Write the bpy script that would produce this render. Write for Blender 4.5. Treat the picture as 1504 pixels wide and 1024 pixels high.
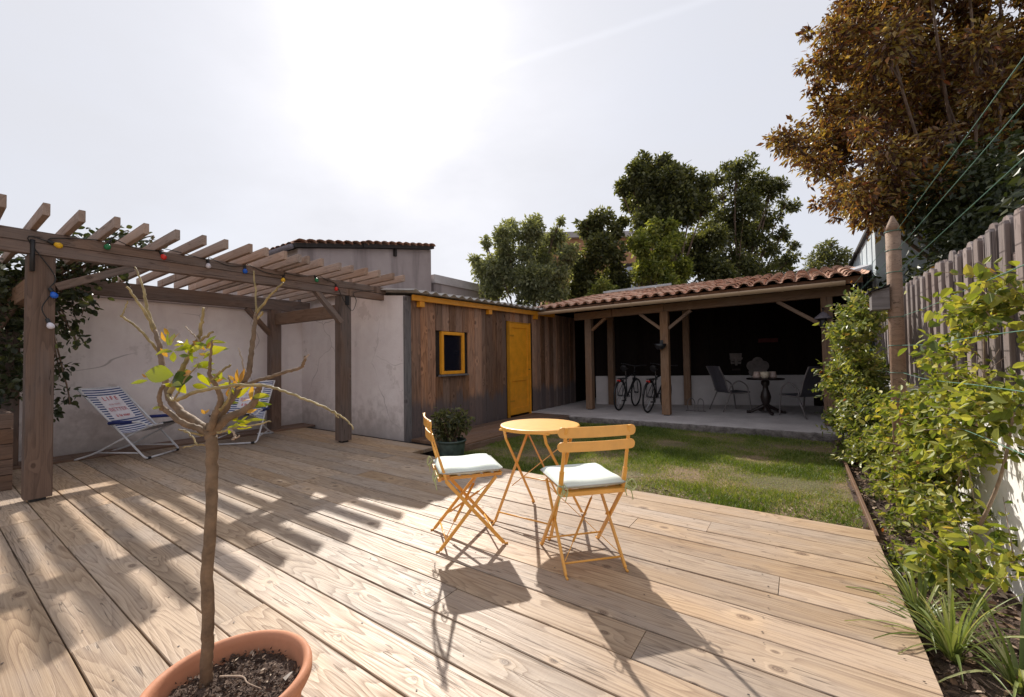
import bpy, bmesh, math, random
import numpy as np
from mathutils import Vector, Matrix, noise as mnoise
R = math.radians
for o in list(bpy.data.objects): bpy.data.objects.remove(o)
scene = bpy.context.scene
col = scene.collection

# ------------------------------------------------------------------ camera
CAM_H, FPX, PW, PH = 1.2, 610.2, 1504., 1024.
YAW, PITCH, ROLL = R(34.654), R(1.548), R(-.8316)
fw = Vector((-math.sin(YAW)*math.cos(PITCH), math.cos(YAW)*math.cos(PITCH), math.sin(PITCH)))
rt = Vector((math.cos(YAW), math.sin(YAW), 0)); up = rt.cross(fw)
rt, up = rt*math.cos(ROLL)+up*math.sin(ROLL), up*math.cos(ROLL)-rt*math.sin(ROLL)
CP = Vector((0, 0, CAM_H))
cd = bpy.data.cameras.new('camera'); cam = bpy.data.objects.new('camera', cd); col.objects.link(cam)
cd.sensor_fit = 'HORIZONTAL'; cd.sensor_width = 36; cd.lens = 36*FPX/PW; cd.clip_start = .05; cd.clip_end = 2000
cam.matrix_world = Matrix(((rt.x, up.x, -fw.x, CP.x), (rt.y, up.y, -fw.y, CP.y), (rt.z, up.z, -fw.z, CP.z), (0, 0, 0, 1)))
scene.camera = cam
def ray(x, y): return fw + rt*((x-PW/2)/FPX) + up*((PH/2-y)/FPX)
def gz(x, y, z=0.): d = ray(x, y); return CP + d*((z-CAM_H)/d.z)
def onX(x, y, X): d = ray(x, y); return CP + d*(X/d.x)
def onY(x, y, Y): d = ray(x, y); return CP + d*(Y/d.y)
def at(x, y, d): return CP + ray(x, y)*d

# ------------------------------------------------------------------ sky, sun, exposure
SUN_AZ, SUN_EL = R(-48.5), R(37.5)
sdir = Vector((math.sin(SUN_AZ)*math.cos(SUN_EL), math.cos(SUN_AZ)*math.cos(SUN_EL), math.sin(SUN_EL)))
w = bpy.data.worlds.new('World'); scene.world = w; w.use_nodes = True
nt = w.node_tree; nt.nodes.clear()
def N(t, **k):
    n = nt.nodes.new(t)
    for a, b in k.items(): setattr(n, a, b)
    return n
LK = lambda a, b: nt.links.new(a, b)
out = N('ShaderNodeOutputWorld'); bg = N('ShaderNodeBackground'); LK(bg.outputs[0], out.inputs[0])
sky = N('ShaderNodeTexSky', sky_type='NISHITA'); sky.sun_disc = False; sky.sun_elevation = SUN_EL; sky.sun_rotation = SUN_AZ
sky.dust_density = 1.5; sky.air_density = 1.0; sky.ozone_density = 1.0; sky.altitude = 10
bg.inputs['Strength'].default_value = .10
tc = N('ShaderNodeTexCoord')
# thin high veil of cloud: milky white all over, denser in streaks
mp = N('ShaderNodeMapping'); mp.inputs['Scale'].default_value = (1.6, 2.6, 5.); mp.inputs['Rotation'].default_value = (0, 0, .5)
LK(tc.outputs['Generated'], mp.inputs['Vector'])
nz = N('ShaderNodeTexNoise'); nz.inputs['Scale'].default_value = 1.3; nz.inputs['Detail'].default_value = 6; nz.inputs['Roughness'].default_value = .55
LK(mp.outputs[0], nz.inputs['Vector'])
mr = N('ShaderNodeMapRange'); mr.inputs[1].default_value = .3; mr.inputs[2].default_value = .75; mr.inputs[3].default_value = .90; mr.inputs[4].default_value = .99
LK(nz.outputs[0], mr.inputs[0])
# forward scattering of the veil round the sun
dt = N('ShaderNodeVectorMath', operation='DOT_PRODUCT'); dt.inputs[1].default_value = sdir
LK(tc.outputs['Generated'], dt.inputs[0])
mx = N('ShaderNodeMath', operation='MAXIMUM'); LK(dt.outputs['Value'], mx.inputs[0]); mx.inputs[1].default_value = 0
def powk(e, k):
    p = N('ShaderNodeMath', operation='POWER'); LK(mx.outputs[0], p.inputs[0]); p.inputs[1].default_value = e
    m = N('ShaderNodeMath', operation='MULTIPLY'); LK(p.outputs[0], m.inputs[0]); m.inputs[1].default_value = k
    return m.outputs[0]
def add(a, b):
    m = N('ShaderNodeMath', operation='ADD'); LK(a, m.inputs[0])
    if isinstance(b, (int, float)): m.inputs[1].default_value = b
    else: LK(b, m.inputs[1])
    return m.outputs[0]
SKY_BASE = 3.8
g = add(add(powk(8, .3), powk(40, .8)), add(powk(600, 25.), SKY_BASE))
# contrail: a thin soft band along a great circle
ca, cb = ray(650, 132).normalized(), ray(1040, 3).normalized(); cn = ca.cross(cb).normalized()
d2 = N('ShaderNodeVectorMath', operation='DOT_PRODUCT'); d2.inputs[1].default_value = cn; LK(tc.outputs['Generated'], d2.inputs[0])
nz2 = N('ShaderNodeTexNoise'); nz2.inputs['Scale'].default_value = 14; nz2.inputs['Detail'].default_value = 3; LK(tc.outputs['Generated'], nz2.inputs['Vector'])
wob = N('ShaderNodeMath', operation='MULTIPLY_ADD'); LK(nz2.outputs[0], wob.inputs[0]); wob.inputs[1].default_value = .008; LK(d2.outputs['Value'], wob.inputs[2])
ab = N('ShaderNodeMath', operation='ABSOLUTE'); LK(wob.outputs[0], ab.inputs[0])
ab.inputs[0].default_value = 0
cm = N('ShaderNodeMapRange', interpolation_type='SMOOTHSTEP'); cm.inputs[1].default_value = .0; cm.inputs[2].default_value = .010; cm.inputs[3].default_value = .2; cm.inputs[4].default_value = 0
LK(ab.outputs[0], cm.inputs[0])
# only along the stretch where the trail is seen, fading at both ends
cmid = (ca+cb).normalized(); d3 = N('ShaderNodeVectorMath', operation='DOT_PRODUCT'); d3.inputs[1].default_value = cmid; LK(tc.outputs['Generated'], d3.inputs[0])
ln_ = N('ShaderNodeMapRange', interpolation_type='SMOOTHSTEP'); ln_.inputs[1].default_value = .90; ln_.inputs[2].default_value = .97; LK(d3.outputs['Value'], ln_.inputs[0])
trail = N('ShaderNodeMath', operation='MULTIPLY'); LK(cm.outputs[0], trail.inputs[0]); LK(ln_.outputs[0], trail.inputs[1])
fac = mr.outputs[0]; g = add(g, trail.outputs[0])
vc = N('ShaderNodeVectorMath', operation='SCALE'); vc.inputs[0].default_value = (.965, .975, 1.045); LK(g, vc.inputs['Scale'])
mixc = N('ShaderNodeMixRGB'); LK(fac, mixc.inputs[0]); LK(sky.outputs[0], mixc.inputs[1]); LK(vc.outputs[0], mixc.inputs[2])
LK(mixc.outputs[0], bg.inputs['Color'])
sl = bpy.data.lights.new('sun', 'SUN'); so = bpy.data.objects.new('sun', sl); col.objects.link(so)
sl.energy = 2.85; sl.angle = R(.7); sl.color = (1, .93, .83)
so.location = (-30, 30, 40); so.rotation_euler = (-sdir).to_track_quat('-Z', 'Y').to_euler()
vs = scene.view_settings; vs.view_transform = 'Standard'; vs.look = 'None'; vs.gamma = 1; vs.exposure = 1.05; vs.use_curve_mapping = False
scene.render.engine = 'CYCLES'
scene.cycles.max_bounces = 8; scene.cycles.diffuse_bounces = 4; scene.cycles.glossy_bounces = 3; scene.cycles.transmission_bounces = 5; scene.cycles.transparent_max_bounces = 6

# ------------------------------------------------------------------ materials
MATS = {}
class NB:
    def __init__(s, name):
        s.m = bpy.data.materials.new(name); s.m.use_nodes = True; s.t = s.m.node_tree
        s.b = s.t.nodes['Principled BSDF']; MATS[name] = s.m
    def n(s, t, **k):
        n = s.t.nodes.new(t)
        for a, b in k.items(): setattr(n, a, b)
        return n
    def l(s, a, b): s.t.links.new(a, b)
    def val(s, sock, v):
        if hasattr(v, 'links') or isinstance(v, bpy.types.NodeSocket): s.l(v, sock)
        else: sock.default_value = v
    def math(s, op, a, b=0., c=0.):
        n = s.n('ShaderNodeMath', operation=op); s.val(n.inputs[0], a); s.val(n.inputs[1], b); s.val(n.inputs[2], c); return n.outputs[0]
    def vmul(s, v, k):
        n = s.n('ShaderNodeVectorMath', operation='MULTIPLY'); s.l(v, n.inputs[0]); n.inputs[1].default_value = k; return n.outputs[0]
    def vadd(s, a, b):
        n = s.n('ShaderNodeVectorMath', operation='ADD'); s.l(a, n.inputs[0]); s.val(n.inputs[1], b); return n.outputs[0]
    def noise(s, v, sc, det=3, ro=.5, dim='3D'):
        n = s.n('ShaderNodeTexNoise', noise_dimensions=dim); 
        if v is not None: s.l(v, n.inputs['Vector'])
        n.inputs['Scale'].default_value = sc; n.inputs['Detail'].default_value = det; n.inputs['Roughness'].default_value = ro; return n.outputs[0]
    def mr(s, v, a, b, c=0., d=1., smooth=False):
        n = s.n('ShaderNodeMapRange'); n.interpolation_type = 'SMOOTHSTEP' if smooth else 'LINEAR'
        s.l(v, n.inputs[0])
        for i, x in enumerate((a, b, c, d)): n.inputs[i+1].default_value = x
        return n.outputs[0]
    def mix(s, f, a, b, mode='MIX'):
        n = s.n('ShaderNodeMixRGB', blend_type=mode); s.val(n.inputs[0], f)
        for i, x in ((1, a), (2, b)):
            if isinstance(x, bpy.types.NodeSocket): s.l(x, n.inputs[i])
            else: n.inputs[i].default_value = (*x, 1)
        return n.outputs[0]
    def bump(s, h, st, dist=.01):
        n = s.n('ShaderNodeBump'); n.inputs['Strength'].default_value = st; n.inputs['Distance'].default_value = dist; s.l(h, n.inputs['Height']); s.l(n.outputs[0], s.b.inputs['Normal'])
    def col(s, c): s.val(s.b.inputs['Base Color'], c if isinstance(c, bpy.types.NodeSocket) else (*c, 1))
    def rough(s, r): s.val(s.b.inputs['Roughness'], r)
    def obj(s): return s.n('ShaderNodeTexCoord').outputs['Object']
    def pos(s): return s.n('ShaderNodeNewGeometry').outputs['Position']
    def rnd(s): return s.n('ShaderNodeObjectInfo').outputs['Random']

def wood(name, light, dark, knotc, rough=.62, contrast=1., knots=.5, grey=None, greyamt=0., bump=.35, rings=11., stain=None, spec=.35, varlo=.78, varhi=1.15, dirt=.3):
    b = NB(name); o = b.obj(); r = b.rnd()
    cx = b.n('ShaderNodeCombineXYZ'); b.l(b.math('MULTIPLY', r, 57.3), cx.inputs[0]); b.l(b.math('MULTIPLY', r, 191.7), cx.inputs[1]); b.l(b.math('MULTIPLY', r, 31.), cx.inputs[2])
    p = b.vadd(o, cx.outputs[0])
    # knots
    ks = (1.5, 5.2, 3.)
    pk = b.vmul(p, ks)
    vo = b.n('ShaderNodeTexVoronoi', voronoi_dimensions='2D', feature='F1'); vo.inputs['Scale'].default_value = 1; vo.inputs['Randomness'].default_value = .9; b.l(pk, vo.inputs['Vector'])
    df = b.n('ShaderNodeVectorMath', operation='SUBTRACT'); b.l(pk, df.inputs[0]); b.l(vo.outputs['Position'], df.inputs[1])
    dm = b.vmul(df.outputs[0], (1/ks[0]*.62, 1/ks[1], 0))
    ln = b.n('ShaderNodeVectorMath', operation='LENGTH'); b.l(dm, ln.inputs[0]); dk = ln.outputs['Value']
    sx = b.n('ShaderNodeSeparateXYZ'); b.l(vo.outputs['Color'], sx.inputs[0])
    has = b.math('LESS_THAN', sx.outputs[0], knots)
    ksz = b.mr(sx.outputs[1], 0, 1, .009, .027)
    q = b.math('DIVIDE', dk, ksz)
    gauss = b.math('MULTIPLY', b.math('EXPONENT', b.math('MULTIPLY', b.math('POWER', q, 1.3), -.33)), has)
    # growth-ring contours, stretched along the board
    n1 = b.noise(b.vmul(p, (.55, 5.5, 5.5)), 1., 2, .45)
    nf = b.noise(b.vmul(p, (3., 60., 60.)), 1., 3, .6)
    ph = b.math('ADD', b.math('MULTIPLY', n1, rings), b.math('MULTIPLY', gauss, 2.2))
    ph = b.math('ADD', ph, b.math('MULTIPLY', nf, .22))
    fr = b.math('FRACT', ph)
    band = b.math('POWER', fr, 2.2)   # soft early wood, sharp late wood line
    fall = b.mr(fr, .93, 1., 1., 0.)
    band = b.math('MULTIPLY', band, fall)
    fib = b.noise(b.vmul(p, (2.2, 170., 170.)), 1., 2, .7)
    big = b.noise(b.vmul(p, (.9, 3., 3.)), 1., 3, .6)
    f = b.math('ADD', b.math('MULTIPLY', band, .50*contrast), b.math('MULTIPLY', b.mr(fib, .3, .75), .46*contrast))
    c = b.mix(f, light, dark)
    if grey: c = b.mix(b.math('MULTIPLY', b.mr(big, .38, .66, 0, 1, True), greyamt), c, grey)
    halo = b.math('MULTIPLY', b.math('MULTIPLY', b.mr(q, 1.2, 3.4, 1., 0., True), has), .45)
    c = b.mix(halo, c, tuple(min(1, x*1.12) for x in light))
    kin = b.mr(q, .55, 1.25, 1., 0., True)
    kin = b.math('MULTIPLY', kin, b.mr(b.math('SINE', b.math('MULTIPLY', q, 16.)), -1, 1, .55, 1.))
    c = b.mix(b.math('MULTIPLY', b.math('MULTIPLY', kin, has), .8), c, knotc)
    # scuffed, dirty patches and pale rubbed ones
    sc1 = b.noise(b.vmul(p, (5., 22., 9.)), 1., 5, .72); c = b.mix(b.math('MULTIPLY', b.mr(sc1, .52, .74, 0, 1, True), dirt), c, tuple(x*.55 for x in dark))
    # darker, wandering cracks
    cr = b.noise(b.vmul(p, (.7, 26., 26.)), 1., 2, .5)
    crm = b.mr(b.math('ABSOLUTE', b.math('SUBTRACT', cr, .5)), 0., .014, .75, 0., True)
    crm = b.math('MULTIPLY', crm, b.math('GREATER_THAN', big, .52))
    c = b.mix(crm, c, tuple(x*.35 for x in dark))
    hv = b.n('ShaderNodeHueSaturation'); b.l(c, hv.inputs['Color'])
    b.l(b.mr(b.math('FRACT', b.math('MULTIPLY', r, 7.31)), 0, 1, varlo, varhi), hv.inputs['Value'])
    b.l(b.mr(b.math('FRACT', b.math('MULTIPLY', r, 13.7)), 0, 1, .85, 1.12), hv.inputs['Saturation'])
    c = hv.outputs[0]
    if stain:
        z = b.n('ShaderNodeSeparateXYZ'); b.l(b.pos(), z.inputs[0])
        h = b.math('ADD', z.outputs[2], b.math('MULTIPLY', b.math('SUBTRACT', b.noise(b.vmul(b.pos(), (1, 5, 1)), 1.5, 4), .5), .5))
        h = b.math('ADD', h, b.math('MULTIPLY', r, .15))
        c = b.mix(b.math('MULTIPLY', b.mr(h, .52, .72, 1, 0, True), .8), c, stain)
    b.col(c)
    b.l(b.mr(f, 0, 1, rough-.08, rough+.14), b.b.inputs['Roughness'])
    b.b.inputs['Specular IOR Level'].default_value = spec
    saw = b.noise(b.vmul(p, (140., 6., 1.)), 1., 1, .5)
    hgt = b.math('SUBTRACT', b.math('MULTIPLY', saw, .25), b.math('MULTIPLY', f, 1.))
    hgt = b.math('SUBTRACT', hgt, b.math('MULTIPLY', crm, 2.))
    b.bump(hgt, bump, .003)
    return b.m
wood('deck_wood', (.51, .37, .245), (.20, .12, .07), (.09, .045, .028), grey=(.41, .335, .28), greyamt=.55, knots=.6, rings=21, contrast=1.15, dirt=.45, rough=.55, spec=.42)
wood('dark_deck_wood', (.22, .13, .085), (.10, .06, .04), (.05, .03, .02), grey=(.2, .15, .13), greyamt=.4)
wood('pergola_wood', (.245, .16, .118), (.10, .066, .052), (.06, .035, .025), grey=(.19, .165, .16), greyamt=.6, rough=.75, spec=.2)
wood('rafter_wood', (.40, .27, .20), (.23, .145, .10), (.10, .055, .035), grey=(.33, .27, .24), greyamt=.5, rough=.72, spec=.25)
wood('cladding_wood', (.43, .235, .145), (.11, .056, .037), (.03, .018, .014), grey=(.26, .185, .15), greyamt=.45, rough=.75, contrast=1.1, stain=(.115, .10, .105), spec=.2, varlo=.5, varhi=1.45)
wood('corner_wood', (.20, .18, .18), (.085, .075, .075), (.04, .03, .03), grey=(.2, .2, .2), greyamt=.5, rough=.8, spec=.2)
wood('post_wood', (.30, .18, .11), (.16, .09, .055), (.07, .035, .02), grey=(.28, .22, .18), greyamt=.35, rough=.72, spec=.2)
wood('fence_wood', (.27, .215, .20), (.12, .09, .085), (.06, .04, .035), grey=(.29, .25, .245), greyamt=.7, rough=.8, spec=.15)
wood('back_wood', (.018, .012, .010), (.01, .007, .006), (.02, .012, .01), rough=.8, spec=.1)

def simple(name, c, rough=.5, rv=.15, metal=0., spec=.5, var=.12, sc=6., bump=0., bsc=40.):
    b = NB(name); n = b.noise(b.obj(), sc, 4, .6)
    b.col(b.mix(b.mr(n, .3, .7), tuple(x*(1-var) for x in c), tuple(min(1, x*(1+var)) for x in c)))
    b.rough(b.mr(b.noise(b.obj(), sc*2.3, 3), .3, .7, rough*(1-rv), min(1, rough*(1+rv)))); b.b.inputs['Metallic'].default_value = metal; b.b.inputs['Specular IOR Level'].default_value = spec
    if bump: b.bump(b.noise(b.obj(), bsc, 4, .6), bump, .004)
    return b.m
simple('yellow_paint', (.86, .355, .022), .42, var=.12, bump=.08, bsc=60)
simple('yellow_gloss', (.75, .365, .06), .38, rv=.05, spec=.75, var=.07, sc=14)
simple('yellow_dark', (.62, .27, .02), .5, var=.1)
simple('aluminium', (.62, .62, .65), .33, .85, var=.06)
simple('black_metal', (.02, .02, .022), .45)
simple('black_plastic', (.012, .012, .014), .4)
simple('rubber', (.015, .015, .016), .7)
simple('grey_mesh', (.085, .08, .10), .7, bump=.2, bsc=200)
simple('grey_frame', (.17, .15, .15), .5)
simple('blue_foam', (.012, .022, .13), .75, bump=.2, bsc=150)
simple('blue_stripe', (.035, .055, .19), .85)
simple('white_stripe', (.72, .72, .76), .85)
simple('print_white', (.78, .74, .78), .85)
simple('red_print', (.52, .05, .07), .8)
simple('pink_print', (.62, .28, .32), .8)
simple('cushion', (.63, .69, .64), .88, var=.05, bump=.25, bsc=260)
simple('cushion_edge', (.42, .43, .41), .85)
simple('tie_green', (.42, .45, .22), .8)
simple('cable', (.012, .012, .012), .5)
simple('terracotta', (.52, .235, .135), .72, var=.1, sc=9, bump=.12, bsc=120, spec=.3)
simple('green_glaze', (.055, .085, .075), .35, var=.4, sc=12)
simple('white_plaster', (.80, .79, .77), .85, var=.06, sc=3, bump=.3, bsc=30)
simple('white_block', (.60, .56, .56), .85, var=.1, sc=3, bump=.3, bsc=20)
simple('gutter', (.50, .36, .235), .4, var=.06, sc=2)
simple('flashing', (.55, .56, .58), .4, .6, var=.15)
simple('lead', (.42, .42, .46), .5, .3, var=.2, sc=4)
simple('pale_blue_metal', (.50, .56, .60), .55, var=.12, sc=2)
simple('zinc_box', (.16, .14, .16), .7, var=.2, sc=8)
simple('bark', (.16, .105, .075), .85, var=.35, sc=20, bump=.6, bsc=40)
simple('lemon_bark', (.17, .11, .066), .75, var=.4, sc=26, bump=.7, bsc=90)
simple('lemon_twig', (.27, .20, .085), .65, var=.4, sc=30, bump=.5, bsc=90)
simple('pale_bark', (.30, .22, .16), .8, var=.3, sc=14, bump=.4, bsc=50)
simple('wire_green', (.07, .17, .13), .5)
simple('ceramic_cream', (.72, .62, .48), .35)
simple('ceramic_pink', (.50, .38, .34), .45)
simple('tiki_stone', (.20, .17, .16), .9, var=.3, sc=8)
simple('dark_table', (.022, .013, .012), .4)
simple('red_plastic', (.6, .03, .02), .3)
simple('sign_red', (.09, .015, .015), .7)
simple('orange_render', (.42, .22, .12), .85)
simple('lilac_paint', (.42, .44, .56), .8)
simple('grey_render', (.40, .36, .36), .9, var=.15, sc=2)
simple('screw', (.05, .035, .03), .5, .5)
simple('nursery_label', (.42, .37, .32), .6)
simple('dark_trim', (.022, .016, .014), .8)
for n, c in dict(yellow=(.85, .50, .02), green=(.02, .22, .09), red=(.75, .04, .03), white=(.75, .72, .80), blue=(.01, .12, .62)).items(): simple('bulb_'+n, c, .25, var=.03)

b = NB('plaster'); p = b.pos(); n = b.noise(p, .9, 5, .65); n2 = b.noise(p, 7, 4, .6)
c = b.mix(b.mr(n, .3, .7), (.80, .715, .705), (.91, .845, .825)); c = b.mix(b.math('MULTIPLY', b.mr(n2, .45, .75), .35), c, (.72, .625, .62))
st = b.noise(b.vmul(p, (3., 3., .35)), 1., 4, .6); c = b.mix(b.math('MULTIPLY', b.mr(st, .55, .8), .35), c, (.42, .35, .35))
z = b.n('ShaderNodeSeparateXYZ'); b.l(p, z.inputs[0]); lo = b.math('SUBTRACT', z.outputs[2], b.math('MULTIPLY', n2, .9))
c = b.mix(b.math('MULTIPLY', b.mr(lo, -.5, .25, 1, 0, True), .6), c, (.30, .255, .23))
vo = b.n('ShaderNodeTexVoronoi', feature='DISTANCE_TO_EDGE'); vo.inputs['Scale'].default_value = .75; b.l(b.vadd(p, b.vmul(b.n('ShaderNodeTexNoise').outputs['Color'], (.5, .5, .5))), vo.inputs['Vector'])
ck = b.math('MULTIPLY', b.mr(vo.outputs['Distance'], 0., .006, 1., 0., True), b.mr(b.noise(p, .7, 2), .5, .58)); c = b.mix(b.math('MULTIPLY', ck, .6), c, (.22, .18, .17))
pa = b.noise(b.vadd(p, (3., 1., 7.)), 1.7, 6, .7); c = b.mix(b.mr(pa, .60, .63, 0, .4), c, (.55, .48, .45)); b.col(c); b.rough(.9); b.b.inputs['Specular IOR Level'].default_value = .2
b.bump(b.math('ADD', b.noise(p, 26, 5, .65), b.math('MULTIPLY', b.noise(p, 3, 3), 1.4)), .35, .012)

b = NB('old_render'); p = b.pos(); n = b.noise(p, .8, 5, .65)
c = b.mix(b.mr(n, .3, .7), (.30, .245, .24), (.42, .355, .345)); st = b.noise(b.vmul(p, (2.2, 2.2, .22)), 1., 4, .6)
c = b.mix(b.math('MULTIPLY', b.mr(st, .52, .72), .75), c, (.15, .12, .12)); b.col(c); b.rough(.92); b.bump(b.noise(p, 18, 5, .65), .4, .015)

b = NB('concrete'); p = b.pos(); n = b.noise(p, 2.2, 6, .65); n2 = b.noise(p, 30, 4, .7)
c = b.mix(b.mr(n, .3, .7), (.42, .38, .38), (.60, .555, .545)); c = b.mix(b.math('MULTIPLY', b.mr(n2, .5, .7), .4), c, (.30, .27, .27)); b.col(c); b.rough(.9)
b.bump(b.math('ADD', n2, b.math('MULTIPLY', n, 2)), .5, .01)

b = NB('slab_edge'); p = b.pos(); n = b.noise(p, 9, 6, .7)
b.col(b.mix(b.mr(n, .35, .65), (.10, .085, .08), (.27, .24, .23))); b.rough(.95); b.bump(n, 1., .05)

b = NB('fibre_cement'); p = b.pos(); n = b.noise(p, 3, 5, .6)
c = b.mix(b.mr(n, .3, .7), (.36, .33, .31), (.56, .53, .50)); c = b.mix(b.mr(b.noise(p, 17, 4, .7), .55, .7, 0, .5), c, (.17, .15, .13)); b.col(c); b.rough(.85); b.bump(b.noise(p, 60, 4), .3, .004)

b = NB('roof_tile'); o = b.pos(); r = b.rnd()
n = b.noise(o, 9, 4, .6)
c = b.mix(r, (.47, .22, .14), (.64, .41, .30)); c = b.mix(b.mr(n, .4, .7, 0, .6), c, (.50, .36, .28))
c = b.mix(b.mr(b.noise(o, 28, 3, .7), .56, .72, 0, .7), c, (.11, .085, .07)); b.col(c); b.rough(.85); b.b.inputs['Specular IOR Level'].default_value = .25; b.bump(n, .4, .01)

b = NB('soil'); p = b.pos(); n = b.noise(p, 14, 6, .7); n2 = b.noise(p, 90, 3, .7)
c = b.mix(b.mr(n, .3, .7), (.045, .028, .022), (.12, .075, .055)); c = b.mix(b.mr(n2, .5, .7, 0, .7), c, (.17, .115, .085)); b.col(c); b.rough(.95); b.bump(b.math('ADD', n2, n), .9, .02)

b = NB('lawn_earth'); p = b.pos(); n = b.noise(p, 1.1, 5, .65); n2 = b.noise(p, 40, 3, .7)
c = b.mix(b.mr(n, .38, .56), (.11, .115, .035), (.27, .18, .105)); c = b.mix(b.mr(n2, .42, .62, 0, .75), c, (.07, .05, .028)); c = b.mix(b.mr(b.noise(p, 130, 3, .8), .5, .66, 0, .6), c, (.40, .30, .18)); b.col(c); b.rough(.95); b.bump(n2, 1., .03)

b = NB('far_ground'); p = b.pos(); b.col(b.mix(b.mr(b.noise(p, .3, 4), .3, .7), (.10, .085, .055), (.17, .15, .10))); b.rough(.95)

b = NB('mulch'); at_ = b.n('ShaderNodeAttribute', attribute_name='rnd').outputs['Fac']
cr = b.n('ShaderNodeValToRGB'); e = cr.color_ramp; e.elements[0].color = (.05, .03, .022, 1); e.elements[1].color = (.42, .33, .25, 1)
for q, cc in ((.35, (.11, .065, .04)), (.6, (.20, .12, .07)), (.85, (.30, .21, .14))):
    x = e.elements.new(q); x.color = (*cc, 1)
b.l(at_, cr.inputs[0]); b.col(cr.outputs[0]); b.rough(.85)

b = NB('glass'); b.col((.012, .012, .02)); b.rough(.06); b.b.inputs['Specular IOR Level'].default_value = .6

def leafmat(name, ramp, trans=.35, rough=.45, spec=.5, tint=(1.25, 1.2, .5)):
    b = NB(name); a = b.n('ShaderNodeAttribute', attribute_name='rnd').outputs['Fac']
    cr = b.n('ShaderNodeValToRGB'); e = cr.color_ramp
    e.elements[0].position = ramp[0][0]; e.elements[0].color = (*ramp[0][1], 1); e.elements[1].position = ramp[-1][0]; e.elements[1].color = (*ramp[-1][1], 1)
    for q, cc in ramp[1:-1]:
        x = e.elements.new(q); x.color = (*cc, 1)
    b.l(a, cr.inputs[0]); b.col(cr.outputs[0]); b.rough(rough); b.b.inputs['Specular IOR Level'].default_value = spec
    tr = b.n('ShaderNodeBsdfTranslucent'); tv = b.n('ShaderNodeVectorMath', operation='MULTIPLY'); b.l(cr.outputs[0], tv.inputs[0]); tv.inputs[1].default_value = tint; b.l(tv.outputs[0], tr.inputs[0])
    mxs = b.n('ShaderNodeMixShader'); mxs.inputs[0].default_value = trans; b.l(b.b.outputs[0], mxs.inputs[1]); b.l(tr.outputs[0], mxs.inputs[2])
    b.l(mxs.outputs[0], b.t.nodes['Material Output'].inputs[0]); return b.m
leafmat('grass_blade', [(0, (.085, .135, .018)), (.45, (.19, .25, .04)), (.78, (.31, .32, .075)), (1, (.46, .35, .18))], .35, .5)
leafmat('vine_leaf', [(0, (.06, .095, .018)), (.4, (.17, .215, .04)), (.85, (.38, .39, .09)), (.992, (.48, .42, .10)), (1, (.44, .17, .04))], .45, .5, spec=.35, tint=(1.3, 1.25, .5))
leafmat('jasmine_leaf', [(0, (.06, .09, .02)), (.45, (.17, .21, .045)), (.85, (.36, .37, .10)), (.985, (.46, .42, .14)), (1, (.36, .10, .04))], .35, .4)
leafmat('ivy_leaf', [(0, (.02, .030, .012)), (.6, (.042, .056, .02)), (1, (.085, .095, .035))], .25, .42)
leafmat('dark_leaf', [(0, (.045, .053, .024)), (.6, (.11, .12, .05)), (1, (.235, .235, .11))], .48, .40)
leafmat('grey_leaf', [(0, (.12, .135, .08)), (.6, (.23, .25, .14)), (1, (.40, .41, .26))], .5, .48)
leafmat('bright_leaf', [(0, (.10, .13, .03)), (.6, (.24, .27, .07)), (1, (.42, .42, .14))], .5, .40)
leafmat('copper_leaf', [(0, (.045, .02, .02)), (.3, (.11, .05, .03)), (.55, (.22, .12, .045)), (.72, (.24, .19, .05)), (.93, (.42, .29, .08)), (1, (.38, .12, .07))], .42, .42, tint=(1.25, 1.08, .5))
leafmat('strap_leaf', [(0, (.09, .13, .03)), (.6, (.22, .27, .09)), (1, (.42, .42, .22))], .35, .4)
leafmat('lemon_leaf', [(0, (.10, .15, .015)), (.5, (.26, .28, .02)), (1, (.42, .40, .03))], .5, .3, tint=(1.3, 1.25, .3))
leafmat('lemon_shoot', [(0, (.36, .16, .03)), (1, (.50, .30, .06))], .45, .35)
leafmat('lemon_dark_leaf', [(0, (.03, .055, .02)), (1, (.05, .08, .03))], .2, .25)
M = MATS

# ------------------------------------------------------------------ helpers
WM = {}
X3, Y3, Z3 = Vector((1, 0, 0)), Vector((0, 1, 0)), Vector((0, 0, 1))
rng = np.random.default_rng(7); random.seed(11)
def link(o, parent=None, wm=None):
    wm = wm or Matrix.Identity(4); col.objects.link(o); WM[o.name] = wm
    if parent is not None:
        o.parent = parent; o.matrix_basis = WM[parent.name].inverted() @ wm
    else: o.matrix_basis = wm
    return o
def tag(o, label=None, cat=None, group=None, kind=None):
    if label: o['label'] = label
    if cat: o['category'] = cat
    if group: o['group'] = group
    if kind: o['kind'] = kind
    return o
def empty(name, loc, label, cat, group=None):
    o = bpy.data.objects.new(name, None); o.empty_display_size = .1
    link(o, None, Matrix.Translation(Vector(loc))); return tag(o, label, cat, group)
def mats(me, m):
    for x in (m if isinstance(m, (list, tuple)) else [m]): me.materials.append(M[x])
def np_mesh(name, V, F, m, rnd=None, smooth=False):
    V = np.asarray(V, np.float32).reshape(-1, 3); F = np.asarray(F, np.int32); n, k = F.shape
    me = bpy.data.meshes.new(name); me.vertices.add(len(V)); me.vertices.foreach_set('co', V.ravel())
    me.loops.add(n*k); me.loops.foreach_set('vertex_index', F.ravel())
    me.polygons.add(n); me.polygons.foreach_set('loop_start', np.arange(0, n*k, k, dtype=np.int32))
    me.polygons.foreach_set('use_smooth', np.full(n, smooth))
    me.update(calc_edges=True)
    if rnd is not None:
        a = me.attributes.new('rnd', 'FLOAT', 'POINT'); a.data.foreach_set('value', np.asarray(rnd, np.float32))
    mats(me, m); return me
def put(name, me, parent=None, wm=None): return link(bpy.data.objects.new(name, me), parent, wm)
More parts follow.
